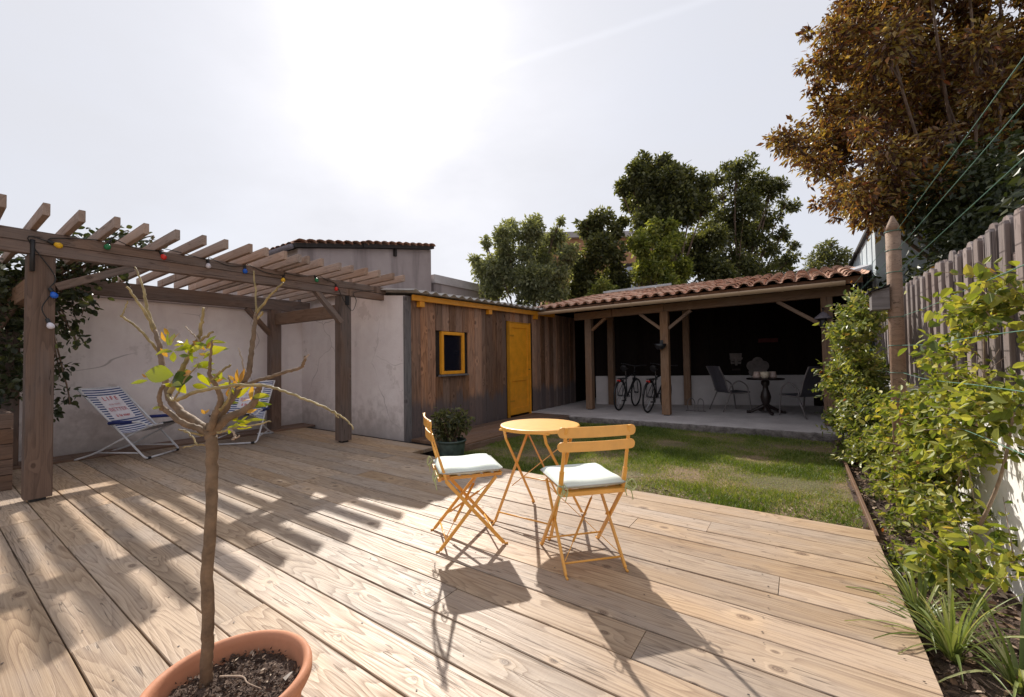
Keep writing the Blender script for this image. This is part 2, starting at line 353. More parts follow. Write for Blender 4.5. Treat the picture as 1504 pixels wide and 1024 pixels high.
class MB:
    def __init__(s): s.v = []; s.f = []; s.mi = []; s.cur = 0
    def face(s, *i): s.f.append(tuple(i)); s.mi.append(s.cur)
    def add(s, vs, fs):
        k = len(s.v); s.v += [Vector(a) for a in vs]
        for f in fs: s.face(*[k+i for i in f])
        return s
    def hexa(s, p):  # 8 corners: bottom 4 ccw, top 4
        return s.add(p, [(3, 2, 1, 0), (4, 5, 6, 7), (0, 1, 5, 4), (1, 2, 6, 5), (2, 3, 7, 6), (3, 0, 4, 7)])
    def box(s, a, b):
        (x0, y0, z0), (x1, y1, z1) = a, b
        return s.hexa([(x0, y0, z0), (x1, y0, z0), (x1, y1, z0), (x0, y1, z0), (x0, y0, z1), (x1, y0, z1), (x1, y1, z1), (x0, y1, z1)])
    def bar(s, p0, p1, w, h, upv=Z3):
        p0, p1 = Vector(p0), Vector(p1); d = (p1-p0).normalized(); y = Vector(upv).cross(d).normalized(); z = d.cross(y)
        c = [(-1, -1), (1, -1), (1, 1), (-1, 1)]
        A = [p0+y*(a*w/2)+z*(b*h/2) for a, b in c]; B = [p1+y*(a*w/2)+z*(b*h/2) for a, b in c]
        return s.add(A+B, [(3, 2, 1, 0), (4, 5, 6, 7), (0, 1, 5, 4), (1, 2, 6, 5), (2, 3, 7, 6), (3, 0, 4, 7)])
    def tube(s, pts, r, n=8, caps=True):
        pts = [Vector(p) for p in pts]; rs = r if isinstance(r, (list, tuple)) else [r]*len(pts); k = len(s.v); nrm = None
        for i, p in enumerate(pts):
            d = ((pts[min(i+1, len(pts)-1)]-pts[max(i-1, 0)])).normalized()
            if nrm is None: nrm = d.orthogonal().normalized()
            nrm = (nrm-d*nrm.dot(d)); nrm = nrm.normalized() if nrm.length > 1e-6 else d.orthogonal().normalized()
            bn = d.cross(nrm)
            for j in range(n):
                a = 2*math.pi*j/n; s.v.append(p+(nrm*math.cos(a)+bn*math.sin(a))*rs[i])
        for i in range(len(pts)-1):
            for j in range(n): s.face(k+i*n+j, k+i*n+(j+1) % n, k+(i+1)*n+(j+1) % n, k+(i+1)*n+j)
        if caps:
            s.face(*[k+j for j in reversed(range(n))]); s.face(*[k+(len(pts)-1)*n+j for j in range(n)])
        return s
    def lathe(s, prof, n=24, c=(0, 0, 0), ell=(1, 1), capt=False, capb=False):
        k = len(s.v); c = Vector(c)
        for r, z in prof:
            for j in range(n):
                a = 2*math.pi*j/n; s.v.append(c+Vector((r*math.cos(a)*ell[0], r*math.sin(a)*ell[1], z)))
        for i in range(len(prof)-1):
            for j in range(n): s.face(k+i*n+j, k+i*n+(j+1) % n, k+(i+1)*n+(j+1) % n, k+(i+1)*n+j)
        if capb: s.face(*[k+j for j in reversed(range(n))])
        if capt: s.face(*[k+(len(prof)-1)*n+j for j in range(n)])
        return s
    def build(s, name, m, parent=None, wm=None, smooth=False, bevel=0.):
        """verts are in world coordinates; wm is the object's frame (default: its parent's)"""
        if wm is None: wm = WM[parent.name] if parent is not None else Matrix.Identity(4)
        inv = wm.inverted(); me = bpy.data.meshes.new(name); me.from_pydata([inv @ v for v in s.v], [], s.f); mats(me, m)
        for p, i in zip(me.polygons, s.mi): p.material_index = i
        if smooth:
            for p in me.polygons: p.use_smooth = True
        if bevel:
            bm = bmesh.new(); bm.from_mesh(me); bmesh.ops.bevel(bm, geom=list(bm.edges), offset=bevel, segments=1, affect='EDGES'); bm.to_mesh(me); bm.free()
        me.validate(); me.update()
        return put(name, me, parent, wm)
BC = {}
def board(name, p0, p1, w, h, m, parent=None, upv=Z3, ch=.003, shape=None):
    p0, p1 = Vector(p0), Vector(p1); L = (p1-p0).length; x = (p1-p0)/L; y = Vector(upv).cross(x).normalized(); z = x.cross(y)
    key = (round(L, 3), round(w, 4), round(h, 4), ch, m, shape)
    if key not in BC:
        a, b_ = w/2, h/2; c = ch
        pr = [(-a+c, -b_), (a-c, -b_), (a, -b_+c), (a, b_-c), (a-c, b_), (-a+c, b_), (-a, b_-c), (-a, -b_+c)]
        xs = [-L/2, L/2]; sc = [1, 1]
        if shape == 'dome': xs = [-L/2, L/2-w*.42, L/2-w*.16, L/2]; sc = [1, 1, .8, .35]
        if shape == 'point': xs = [-L/2, L/2-w*.25, L/2]; sc = [1, 1, .62]
        V = [(q, s_*u, v) for q, s_ in zip(xs, sc) for u, v in pr]; F = []
        for i in range(len(xs)-1): F += [(i*8+j, i*8+(j+1) % 8, (i+1)*8+(j+1) % 8, (i+1)*8+j) for j in range(8)]
        F += [tuple(reversed(range(8))), tuple(range((len(xs)-1)*8, len(xs)*8))]
        me = bpy.data.meshes.new(name); me.from_pydata(V, [], F); mats(me, m); me.update(); BC[key] = me
    c = (p0+p1)/2
    wm = Matrix(((x.x, y.x, z.x, c.x), (x.y, y.y, z.y, c.y), (x.z, y.z, z.z, c.z), (0, 0, 0, 1)))
    return put(name, BC[key], parent, wm)
def copy_tree(o, wm, parent=None):
    c = o.copy(); col.objects.link(c)
    if parent is not None: c.parent = parent
    else: c.matrix_basis = wm; WM[c.name] = wm
    for ch in list(o.children): copy_tree(ch, None, c)
    return c
def spline(pts, n=6):
    pts = [Vector(p) for p in pts]; o = []
    for i in range(len(pts)-1):
        a, b_, c, d = pts[max(i-1, 0)], pts[i], pts[i+1], pts[min(i+2, len(pts)-1)]
        for k in range(n):
            t = k/n; o.append(.5*((2*b_)+(c-a)*t+(2*a-5*b_+4*c-d)*t*t+(3*b_-a-3*c+d)*t**3))
    return o+[pts[-1]]
def unit(v): return v/np.maximum(np.linalg.norm(v, axis=1, keepdims=True), 1e-9)
def leaf_arrays(P, D, Nn, L, wd, fold=.25, six=True, curl=.1):
    D = unit(D); S = unit(np.cross(D, Nn)); Nn = np.cross(S, D); L = L[:, None]; W2 = L*wd/2
    if six:
        q = lambda t, s, w_: P+D*L*t+S*W2*w_*s+Nn*(W2*fold*w_-L*curl*t*t)
        pts = [P, q(.2, 1, .72), q(.48, 1, 1.), q(.78, 1, .66), P+D*L-Nn*L*curl, q(.78, -1, .66), q(.48, -1, 1.), q(.2, -1, .72)]
        V = np.stack(pts, 1).reshape(-1, 3); k = np.arange(len(P))[:, None]*8
        return V, np.concatenate([k+np.array([0, 4, 3, 2, 1]), k+np.array([0, 7, 6, 5, 4])]), 8
    pts = [P, P+D*L*.45+S*W2+Nn*W2*fold, P+D*L, P+D*L*.45-S*W2+Nn*W2*fold]
    V = np.stack(pts, 1).reshape(-1, 3); k = np.arange(len(P))[:, None]*4
    return V, np.concatenate([k+np.array([0, 2, 1]), k+np.array([0, 3, 2])]), 4
def clump_leaves(clumps, dens, size, droop=.3, shell=.45, flat=1.):
    """clumps: (centre, radius); returns leaf points and directions spread through each clump"""
    Ps, Ds = [], []
    for c, r in clumps:
        n = max(20, int(dens*r*r)); u = unit(rng.normal(size=(n, 3))); rad = r*rng.random(n)**shell*(1+.18*rng.normal(size=n))
        q = u*rad[:, None]; q[:, 2] *= flat
        Ps.append(np.array(c)+q); Ds.append(unit(u*.8+rng.normal(size=(n, 3))*.7-np.array([0, 0, droop])))
    return np.concatenate(Ps), np.concatenate(Ds)
def foliage(name, P, D, m, size, wd, parent=None, six=False, sv=.3, upb=.6, rnd=None, fold=.3, curl=.1):
    n = len(P); L = size*(1+sv*rng.normal(size=n)).clip(.4, 1.8); Nn = rng.normal(size=(n, 3))*.7+np.array([0, 0, upb])
    V, F, k = leaf_arrays(P, D, Nn, L, wd, six=six, fold=fold, curl=curl); r = rng.random(n) if rnd is None else rnd
    wm = WM[parent.name] if parent is not None else Matrix.Identity(4); t = wm.translation
    return put(name, np_mesh(name, V-np.array(t), F, m, np.repeat(r, k)), parent, wm)
def split(clumps, k, f=.45, s=.8):
    o = []
    for c, r in clumps:
        for _ in range(k):
            u = Vector((random.gauss(0, 1), random.gauss(0, 1), random.gauss(0, 1))).normalized(); o.append((Vector(c)+u*r*s*random.uniform(.35, 1.1), r*f*random.uniform(.6, 1.25)))
    return o
def tree(name, base, clumps, m, size, wd, dens, label, trunk_r=.12, cat='tree', group=None, fork=.45, six=False, bark='bark', shell=.45, nbr=None, flat=1., droop=.3, curl=.1, sub_=0):
    base = Vector(base); root = empty(name, base, label, cat, group)
    C = sum((Vector(c) for c, r in clumps), Vector())/len(clumps); f_ = base.lerp(Vector((base.x*.6+C.x*.4, base.y*.6+C.y*.4, C.z)), fork)
    mb = MB(); mb.tube(spline([base, base.lerp(f_, .5)+Vector((.05, .03, 0)), f_]), [trunk_r*(1-.03*i) for i in range(13)], 10)
    for c, r in (clumps if nbr is None else clumps[:nbr]):
        c = Vector(c); md = f_.lerp(c, .5)+Vector((random.uniform(-.15, .15), random.uniform(-.15, .15), random.uniform(0, .2)))
        mb.tube(spline([f_-Vector((0, 0, .1)), md, c], 4), [trunk_r*.34*(1-.1*i) for i in range(9)], 6)
        for q in range(4):
            e_ = c+Vector((random.uniform(-1, 1), random.uniform(-1, 1), random.uniform(-.4, 1)))*r*.8
            mb.tube([c.lerp(md, .3), c.lerp(e_, .5)+Vector((0, 0, .03)), e_], [trunk_r*.10, trunk_r*.07, trunk_r*.03], 5)
    mb.build('trunk', bark, root, smooth=True)
    P, D = clump_leaves(split(clumps, sub_) if sub_ else clumps, dens, size, shell=shell, flat=flat, droop=droop)
    foliage('crown', P, D, m, size, wd, root, six=six, curl=curl)
    return root

# ------------------------------------------------------------------ ground, lawn, bed
def sheet(name, x0, x1, y0, y1, z, m, nx=1, ny=1, amp=0., sc=1.):
    V = []; F = []
    for j in range(ny+1):
        for i in range(nx+1):
            x, y = x0+(x1-x0)*i/nx, y0+(y1-y0)*j/ny; V.append((x, y, z+(amp*mnoise.fractal(Vector((x*sc, y*sc, 0)), 1, 2, 4) if amp else 0)))
    for j in range(ny):
        for i in range(nx): k = j*(nx+1)+i; F.append((k, k+1, k+nx+2, k+nx+1))
    return tag(put(name, np_mesh(name, V, F, m, smooth=True)), kind='structure')
sheet('ground', -400, 400, -400, 400, -.24, 'far_ground')
LZ = -.11
sheet('lawn', -4.05, .42, 3.3, 8.2, LZ, 'lawn_earth', 60, 60, .012, 3.)
sheet('soil_bed', .36, 1.0, -1.5, 8.4, LZ+.012, 'soil', 30, 300, .03, 4.)

# grass blades
n = 150000
gx = rng.uniform(-4.0, .40, n); gy = rng.uniform(3.72, 7.86, n)
den = np.array([mnoise.fractal(Vector((a*1.1, b_*1.3, 5.)), 1, 2, 3) for a, b_ in zip(gx, gy)])
bare = np.exp(-(((gx+.35)/.75)**2+((gy-4.1)/.28)**2))+.8*np.exp(-(((gx-.15)/.5)**2+((gy-7.2)/.45)**2))
keep = rng.random(n) < np.clip(.88+.9*den-.95*bare, .2, 1)
gx, gy, den = gx[keep], gy[keep], den[keep]; n = len(gx)
P = np.stack([gx, gy, np.full(n, LZ-.005)], 1); D = np.stack([rng.normal(0, .55, n), rng.normal(0, .55, n), np.ones(n)*.75], 1)
L = rng.uniform(.02, .055, n)*(1+.7*den.clip(-.7, .8)); Nn = rng.normal(size=(n, 3))*.6+np.array([0, -.5, .3])
L = np.where(den < -.35, L*.8, L); V, F, k = leaf_arrays(P, D, Nn, L, .11, fold=.2, six=False)
dry = np.clip(.36-.55*den+.22*rng.normal(size=n)+.25*np.exp(-(((gx+.6)/1.2)**2+((gy-4.5)/.5)**2)), 0, 1)
tag(put('grass', np_mesh('grass', V, F, 'grass_blade', np.repeat(dry, 4))), 'short patchy green and straw coloured lawn grass behind the deck', 'grass', kind='stuff')

# mulch, twigs and dry leaves on the bed
n = 5200
P = np.stack([rng.uniform(.4, .95, n), rng.uniform(1.2, 8.2, n), np.zeros(n)], 1)
P[:, 2] = [LZ+.02+.03*mnoise.fractal(Vector((a*4, b_*4, 0)), 1, 2, 4)+rng.uniform(0, .008) for a, b_ in P[:, :2]]
D = rng.normal(size=(n, 3)); D[:, 2] *= .25; Nn = rng.normal(size=(n, 3))*.45+np.array([0, 0, 1.])
V, F, k = leaf_arrays(P, D, Nn, rng.uniform(.02, .055, n)*np.where(rng.random(n) < .1, 1.6, 1), .45, six=True)
tag(put('leaf_litter', np_mesh('leaf_litter', V, F, 'mulch', np.repeat(rng.random(n)**1.6, k))), 'brown mulch chips and dry fallen leaves on the soil bed', 'mulch', kind='stuff')
n = 1500
P = np.stack([rng.uniform(-1.6, .4, n), rng.normal(4.12, .3, n).clip(3.78, 5.5), np.full(n, LZ+.012)], 1); D = rng.normal(size=(n, 3)); D[:, 2] *= .2
V, F, k = leaf_arrays(P, D, rng.normal(size=(n, 3))*.4+np.array([0, 0, 1.]), rng.uniform(.015, .04, n), .4, six=False)
tag(put('lawn_litter', np_mesh('lawn_litter', V, F, 'mulch', np.repeat(rng.random(n), k))), 'dry brown debris on the bare patch beside the deck', 'debris', kind='stuff')

# ------------------------------------------------------------------ deck
DP = .21; DY = 3.755; DX1 = .385; DX0 = -8.02
mb = MB(); mb.box((-8.0, -3.0, -.2), (DX1-.03, DY-.03, -.045)); mb.box((-8.0, DY-.02, -.2), (-4.28, 4.38, -.045))
deck = mb.build('deck', 'dark_trim'); tag(deck, kind='structure')
joints = {}
for a in [(135, 946), (128, 799), (140, 744), (333, 814), (651, 879), (939, 944), (1144, 860), (1041, 774), (930, 768), (210, 700), (20, 770)]:
    q = gz(*a); joints.setdefault(int(math.floor((DY-q.y)/DP)), []).append(q.x)
for k in range(-3, 33):
    y1 = DY-k*DP; x1 = DX1+random.uniform(-.004, .004) if k >= 0 else -4.22
    if k == -3: continue
    js = sorted(j for j in joints.get(k, []) if DX0+.5 < j < x1-.3)
    cuts = [DX0] + js + [x1]; full = [cuts[0]]
    for a, b_ in zip(cuts, cuts[1:]):
        L_ = b_-a
        if L_ > 4.4:
            m_ = max(2, round(L_/3.4)); 
            for t in range(1, m_): full.append(a+L_*t/m_+random.uniform(-.5, .5))
        full.append(b_)
    for a, b_ in zip(full, full[1:]):
        g = random.uniform(.005, .010); dz = random.uniform(-.0022, .0022)
        board('plank', (a+.0015, y1-DP/2, -.0225+dz), (b_-.0015, y1-DP/2+random.uniform(-.0015, .0015), -.0225+dz), DP-g, .045, 'deck_wood', deck, ch=.0028)
# fascia under the deck's lawn edge and right edge
board('edge_board', (-4.2, DY+.0, -.125), (DX1-.02, DY+.0, -.125), .03, .15, 'dark_deck_wood', deck, ch=.002)
board('edge_board', (DX1-.03, -3., -.125), (DX1-.03, DY-.03, -.125), .03, .15, 'dark_deck_wood', deck, ch=.002)
# screw heads along the joists
mb = MB()
for k in range(-2, 18):
    for i in range(17):
        x = DX1-.06-.5*i
        for s in (.04, DP-.05):
            if k < 0 and x > -4.3: continue
            if random.random() < .35: continue
            c = Vector((x+random.uniform(-.03, .03), DY-k*DP-s+random.uniform(-.012, .012), .0035)); r_ = random.uniform(.003, .0055)
            q = len(mb.v); mb.v += [c+Vector((math.cos(t*1.0472)*r_, math.sin(t*1.0472)*r_*.9, 0)) for t in range(6)]; mb.face(*range(q, q+6))
tag(mb.build('screw_heads', 'screw', deck), kind='stuff')
# dark boards along the foot of the garden wall
for i in range(3):
    for (a, b_) in ((-3., 1.2), (1.2, 4.36)):
        board('border_plank', (-7.94+.155*i, a+.003, .012), (-7.94+.155*i, b_-.003, .012+random.uniform(-.002, .002)), .15, .03, 'dark_deck_wood', deck)
# walkway in front of the plank shed
mb = MB(); mb.box((-5.0, 4.42, -.2), (-4.02, 7.95, -.05)); wk = mb.build('walkway', 'dark_trim'); tag(wk, kind='structure')
for i in range(5):
    x = -4.08-.195*i
    for a, b_ in ((4.40, 6.3+.3*(i % 2)), (6.3+.3*(i % 2), 8.0)):
        board('plank', (x, a+.002, -.02), (x, b_-.002, -.02+random.uniform(-.002, .002)), .188, .04, 'dark_deck_wood', wk)
board('edge_board', (-3.985, 4.40, -.10), (-3.985, 7.98, -.10), .03, .155, 'dark_deck_wood', wk)
board('edge_board', (.405, 3.78, -.09), (.405, 6.6, -.09), .025, .10, 'dark_deck_wood', deck)

# ------------------------------------------------------------------ garden wall on the left
mb = MB(); mb.box((-8.4, -4.5, -.2), (-8.1, 4.45, 2.16)); gw = mb.build('garden_wall', 'plaster')
tag(gw, 'long rough rendered garden wall behind the deckchairs and pergola', 'wall')
mb = MB(); mb.box((-8.44, -4.5, 2.163), (-8.07, 4.44, 2.21)); mb.build('coping', 'old_render', gw)

# ------------------------------------------------------------------ plank shed
sh = empty('plank_shed', (-5.05, 4.4, 0), 'brown vertical plank shed with corrugated roof, yellow door and small window', 'shed')
ZR0, ZR1 = 2.25, 2.33      # roof eave height near / far
def eave(y): return ZR0+(ZR1-ZR0)*(y-4.4)/4.8
mb = MB()   # rendered end wall, top following the roof slope
mb.hexa([(-8.1, 4.40, -.2), (-5.09, 4.40, -.2), (-5.09, 4.60, -.2), (-8.1, 4.60, -.2), (-8.1, 4.40, 2.55), (-5.09, 4.40, 2.235), (-5.09, 4.60, 2.235), (-8.1, 4.60, 2.55)])
tag(mb.build('end_wall', 'plaster', sh), 'pale rendered end wall')
mb = MB(); mb.box((-5.2, 4.62, -.2), (-5.10, 9.0, 2.235)); mb.build('wall_core', 'dark_trim', sh)
DR0, DR1, DRT = 7.20, 7.99, 1.99; WY0, WY1, WZ0, WZ1 = 5.17, 5.76, .965, 1.705
y = 4.52; i = 0
board('corner_board', (-5.06, 4.43, -.08), (-5.06, 4.43, 2.22), .12, .05, 'corner_wood', sh, upv=X3)
while y < 10.25:
    w_ = random.choice([.145, .16, .18, .19, .2]); y2 = y+w_; cy = y+w_/2; off = -5.078+.020*(i % 2)+random.uniform(-.003, .003); top = eave(min(cy, 9.2))-.012
    segs = [(-.06, top)]
    if y2 > DR0-.02 and y < DR1+.02: segs = [(DRT+.03, top)]
    if y2 > WY0 and y < WY1: segs = [(-.06, WZ0-.03), (WZ1+.01, top)]
    for a, b_ in segs:
        if b_-a > .04: board('cladding_board', (off, cy, a+.004*random.random()), (off, cy, b_-.006*random.random()), w_-.004 if i % 2 else w_+.018, .026, 'cladding_wood', sh, upv=X3, ch=.003)
    y = y2; i += 1
# door
dr = MB().box((-5.075, DR0, .02), (-5.052, DR1, DRT)).build('door', 'yellow_paint', sh)
for a, b_, c, d in ((DR0+.003, DR0+.09, .023, DRT-.003), (DR1-.09, DR1-.003, .023, DRT-.003), (DR0+.092, DR1-.092, .023, .16), (DR0+.092, DR1-.092, .74, .83), (DR0+.092, DR1-.092, DRT-.1, DRT-.003)):
    MB().box((-5.05, a, c), (-5.036, b_, d)).build('rail', 'yellow_paint', dr, bevel=.003)
MB().box((-5.09, DR0-.035, -.02), (-5.03, DR0-.003, DRT+.03)).build('door_frame', 'yellow_dark', sh)
MB().box((-5.09, DR1+.003, -.02), (-5.03, DR1+.04, DRT+.03)).build('door_frame', 'yellow_paint', sh)
MB().box((-5.085, DR0-.002, DRT+.003), (-5.035, DR1+.002, DRT+.025)).build('door_frame', 'yellow_dark', sh)
MB().tube([(-5.036, DR1-.05, .98), (-5.0, DR1-.05, .98), (-4.985, DR1-.06, .98), (-4.985, DR1-.13, .98)], .007).build('handle', 'black_metal', dr, smooth=True)
# window
for z_ in (.3, 1.7): MB().box((-5.034, DR0-.02, z_), (-5.027, DR0+.16, z_+.035)).build('hinge', 'yellow_dark', dr)
wn = MB().box((-5.085, WY0+.05, WZ0+.05), (-5.075, WY1-.05, WZ1-.05)).build('window', 'glass', sh)
for a, b_, c, d in ((WY0, WY0+.055, WZ0, WZ1), (WY1-.055, WY1, WZ0, WZ1), (WY0+.056, WY1-.056, WZ0, WZ0+.055), (WY0+.056, WY1-.056, WZ1-.055, WZ1)):
    MB().box((-5.095, a, c), (-5.035, b_, d)).build('frame', 'yellow_paint', wn, bevel=.003)
board('sill', (-5.03, WY0-.05, WZ0-.02), (-5.03, WY1+.05, WZ0-.02), .09, .03, 'corner_wood', wn)
# fascia and rafter ends
def yb(a, b_, z0, z1, x0, x1, nm, m):
    e0, e1 = eave(a), eave(b_)
    MB().hexa([(x0, a, e0+z0), (x1, a, e0+z0), (x1, b_, e1+z0), (x0, b_, e1+z0), (x0, a, e0+z1), (x1, a, e0+z1), (x1, b_, e1+z1), (x0, b_, e1+z1)]).build(nm, m, sh, bevel=.003)
yb(4.47, 9.05, -.095, -.004, -5.0, -4.955, 'fascia', 'yellow_paint')
for a in (4.62, 6.42, 8.16): yb(a, a+.1, -.185, -.097, -5.05, -4.965, 'rafter_end', 'yellow_paint')
# corrugated sheets
NS = 5; y0, y1 = 4.33, 9.22
for k in range(NS):
    a, b_ = y0+(y1-y0)*k/NS, y0+(y1-y0)*(k+1)/NS+.05; nn = 40; V = []; F = []
    for i in range(nn+1):
        yy = a+(b_-a)*i/nn; wv = .024*math.sin(2*math.pi*(yy-y0)/.213)+.004*k % .006
        for x, dz in ((-4.80, 0), (-6.6, .2), (-8.45, .41)):
            zz = eave(yy)+.035+wv+dz; V += [(x, yy, zz), (x, yy, zz-.008)]
    for i in range(nn):
        for j in range(2):
            p = i*6+j*2; q = p+6; F += [(p, p+2, q+2, q), (p+1, q+1, q+3, p+3)]
        p = i*6; q = p+6; F += [(p, q, q+1, p+1)]
    V = np.array(V)-np.array(WM[sh.name].translation)
    put('roof_sheet', np_mesh('roof_sheet', V, F, 'fibre_cement', smooth=True), sh, WM[sh.name])

# ------------------------------------------------------------------ old building behind
ob = empty('old_outbuilding', (-8.6, 4.6, 0), 'old stained rendered building with ragged tile eave above the pergola', 'building')
XB = -8.5; prof = [(4.53, 3.715), (6.15, 4.05), (8.33, 4.48)]
mb = MB(); 
for (ya, za), (yb_, zb) in zip(prof, prof[1:]):
    mb.hexa([(XB-6, ya, -.2), (XB, ya, -.2), (XB, yb_, -.2), (XB-6, yb_, -.2), (XB-6, ya, za-.14), (XB, ya, za-.14), (XB, yb_, zb-.14), (XB-6, yb_, zb-.14)])
mb.build('wall', 'old_render', ob)
for (ya, za), (yb_, zb), dx in ((prof[0], prof[1], 0), (prof[1], prof[2], .03)):
    rf = MB().hexa([(XB-6, ya-.12, za-.15), (XB+.10+dx, ya-.12, za-.15), (XB+.10+dx, yb_, zb-.13), (XB-6, yb_, zb-.13), (XB-6, ya-.12, za-.06), (XB+.10+dx, ya-.12, za-.06), (XB+.10+dx, yb_, zb-.05), (XB-6, yb_, zb-.05)]).build('roof', 'dark_trim', ob)
    nn = int((yb_-ya)/.2)
    for i in range(nn):
        t = (i+.5)/nn; yy = ya-.1+(yb_-ya+.1)*t; zz = za+(zb-za)*t-.045
        mb = MB()
        for s in range(7):
            th = math.pi*s/6; mb.v += [Vector((XB+.16+dx, yy-.12*math.cos(th), zz+.06*math.sin(th)+random.uniform(-.004, .004))), Vector((XB-.5, yy-.10*math.cos(th), zz+.05*math.sin(th)))]
        for s in range(6): mb.face(2*s, 2*s+1, 2*s+3, 2*s+2)
        mb.build('tile', 'roof_tile', rf, smooth=True)
nn = 26
rf = ob.children[1]
for i in range(nn):   # eave tiles of the side facing the camera
    x = XB-.05-.22*i; mb = MB()
    for s in range(7):
        th = math.pi*s/6; mb.v += [Vector((x-.11*math.cos(th), 4.36, 3.63+.05*math.sin(th)+random.uniform(-.006, .006))), Vector((x-.10*math.cos(th), 4.8, 3.73+.05*math.sin(th)))]
    for s in range(6): mb.face(2*s, 2*s+2, 2*s+3, 2*s+1)
    mb.build('tile', 'roof_tile', rf, smooth=True)
mb = MB(); mb.tube([(XB-6, 4.36, 3.55), (XB+.08, 4.36, 3.57)], .055, 8); mb.build('gutter', 'zinc_box', ob, smooth=True)
mb = MB(); mb.box((XB+.0, 7.0, 3.9), (XB+.06, 7.07, 4.2)); mb.build('bracket', 'dark_trim', ob)
lw = MB().box((XB-2, 8.45, -.2), (XB, 11.6, 3.42)).build('low_wall', 'old_render'); tag(lw, 'low rendered wall with grey pebbled coping between old building and bush', 'wall')
MB().box((XB-2.05, 8.42, 3.423), (XB+.05, 11.65, 3.66)).build('coping', 'concrete', lw)

# ------------------------------------------------------------------ pergola
pg = empty('pergola', (-6.7, 2.2, 0), 'weathered timber pergola with open rafters over the deckchairs', 'pergola')
PX, PXR = -5.68, -7.78; PYs = (.66, 3.72); PW_ = .17
for y in PYs:
    for x, ht in ((PX, 2.2), (PXR, 2.15)):
        ps = board('post', (x, y, .03), (x, y, ht), PW_, PW_, 'pergola_wood', pg, upv=X3, ch=.006)
        MB().box((x-.05, y-.05, .001), (x+.05, y+.05, .029)).build('post_base', 'black_metal', ps)
BZ0, BZ1 = 2.205, 2.415
for z0, z1 in ((BZ0, BZ0+.103), (BZ0+.107, BZ1)):
    board('beam', (PX+.05, -2.2, (z0+z1)/2), (PX+.05, 4.44, (z0+z1)/2), .10, z1-z0, 'pergola_wood', pg, ch=.005)
board('beam', (PXR, -2.2, 2.255), (PXR, 4.36, 2.255), .09, .2, 'pergola_wood', pg, ch=.005)
for y in PYs: board('cross_beam', (PXR+.086, y+.02, 1.985), (PX-.086, y+.02, 1.985), .09, .2, 'post_wood', pg, ch=.005)
# braces
def brace(a, b_, up_): board('brace', a, b_, .07, .09, 'pergola_wood', pg, upv=up_, ch=.004)
brace((PX+.045, PYs[0]+.09, 1.93), (PX+.045, PYs[0]+.62, 2.20), X3)
brace((PX+.045, PYs[1]-.07, 1.80), (PX+.045, PYs[1]-.46, 2.22), X3)
brace((PXR, PYs[1]-.07, 1.72), (PXR, PYs[1]-.46, 2.15), X3)
brace((PXR, PYs[0]+.07, 1.72), (PXR, PYs[0]+.46, 2.15), X3)
# rafters (spacing as found, slightly uneven)
ry = [-1.75, -1.53, -1.32, -1.1, -.88, -.67, -.46, -.25, -.04, .18, .39, .60, .81, 1.03, 1.24, 1.47, 1.69, 1.89, 2.13, 2.32, 2.52, 2.69, 2.80, 2.99, 3.23, 3.44, 3.65, 3.86, 4.11, 4.33]
def rz(x): return 2.418+(x-PX)*.02
for y in ry:
    xe = -5.0+random.uniform(-.02, .02); xb = -7.98; a = random.uniform(-.012, .012)
    board('rafter', (xb, y+a, rz(xb)+.05), (xe, y-a, rz(xe)+.05+random.uniform(-.004, .004)), .042, .10, 'rafter_wood', pg, ch=.003)
rod = MB().tube([(PX+.10, .60, 2.05), (PX+.10, .60, 2.33)], .016, 10).build('metal_rod', 'black_metal', pg, smooth=True)
MB().box((PX+.087, 3.70, 2.06), (PX+.10, 3.76, 2.2)).build('socket_box', 'black_plastic', pg)

# ------------------------------------------------------------------ string of coloured bulbs
XL = PX+.115
bl = [('blue', onX(79, 433, XL)), ('white', onX(74, 478, XL+.02)), ('yellow', onX(85, 360, XL)), ('green', onX(158, 362, XL)), ('red', onX(240, 377, XL)), ('white', onX(306, 390, XL)), ('blue', onX(360, 398, XL)), ('yellow', onX(416, 411, XL)), ('green', onX(465, 411, XL)), ('red', onX(494, 424, XL))]
lg = empty('string_lights', (XL, .7, 2.2), 'string of coloured festoon bulbs on black cable along the pergola beam', 'string lights')
top = []
for i, (c, q) in enumerate(bl):
    tilt = Vector((.2, random.uniform(-.5, .5), -1)).normalized()
    if i == 2: tilt = Vector((.1, .95, -.35)).normalized()
    base = q-tilt*.035; rot = tilt.to_track_quat('Z', 'Y').to_matrix().to_4x4()
    wm = Matrix.Translation(base) @ rot
    mb = MB(); mb.lathe([(.012, -.03), (.015, -.028), (.016, .006), (.012, .010)], 10, capb=True, capt=True)
    for v_ in mb.v: v_.xyz = wm @ v_
    sk = mb.build('socket', 'black_plastic', lg, smooth=False)
    mb = MB(); mb.lathe([(.010, .008), (.019, .02), (.026, .036), (.026, .05), (.018, .063), (.006, .069)], 14, capb=True, capt=True)
    for v_ in mb.v: v_.xyz = wm @ v_
    mb.build('bulb', 'bulb_'+c, lg, smooth=True)
    top.append(base-tilt*.03)
cb_ = [top[1], top[1]+Vector((0, -.03, .1)), top[0]+Vector((0, .02, -.03)), top[0], top[0]+Vector((.0, .03, .12)), top[2]+Vector((0, -.12, .0)), top[2]]
for i in range(2, len(top)-1):
    a, b_ = top[i], top[i+1]; m_ = a.lerp(b_, .5); cb_ += [a+Vector((0, .02, .03)), Vector((XL, m_.y, m_.z+random.uniform(-.03, .02))), b_]
e_ = Vector((XL, 3.95, 2.20)); cb_ += [Vector((XL, 3.66, 2.12)), Vector((XL, 3.80, 1.98)), Vector((XL, 3.87, 2.14)), Vector((XL, 3.83, 2.26)), Vector((XL, 4.2, 2.34))]
MB().tube(spline(cb_, 5), .0045, 6).build('cable', 'cable', lg, smooth=True)

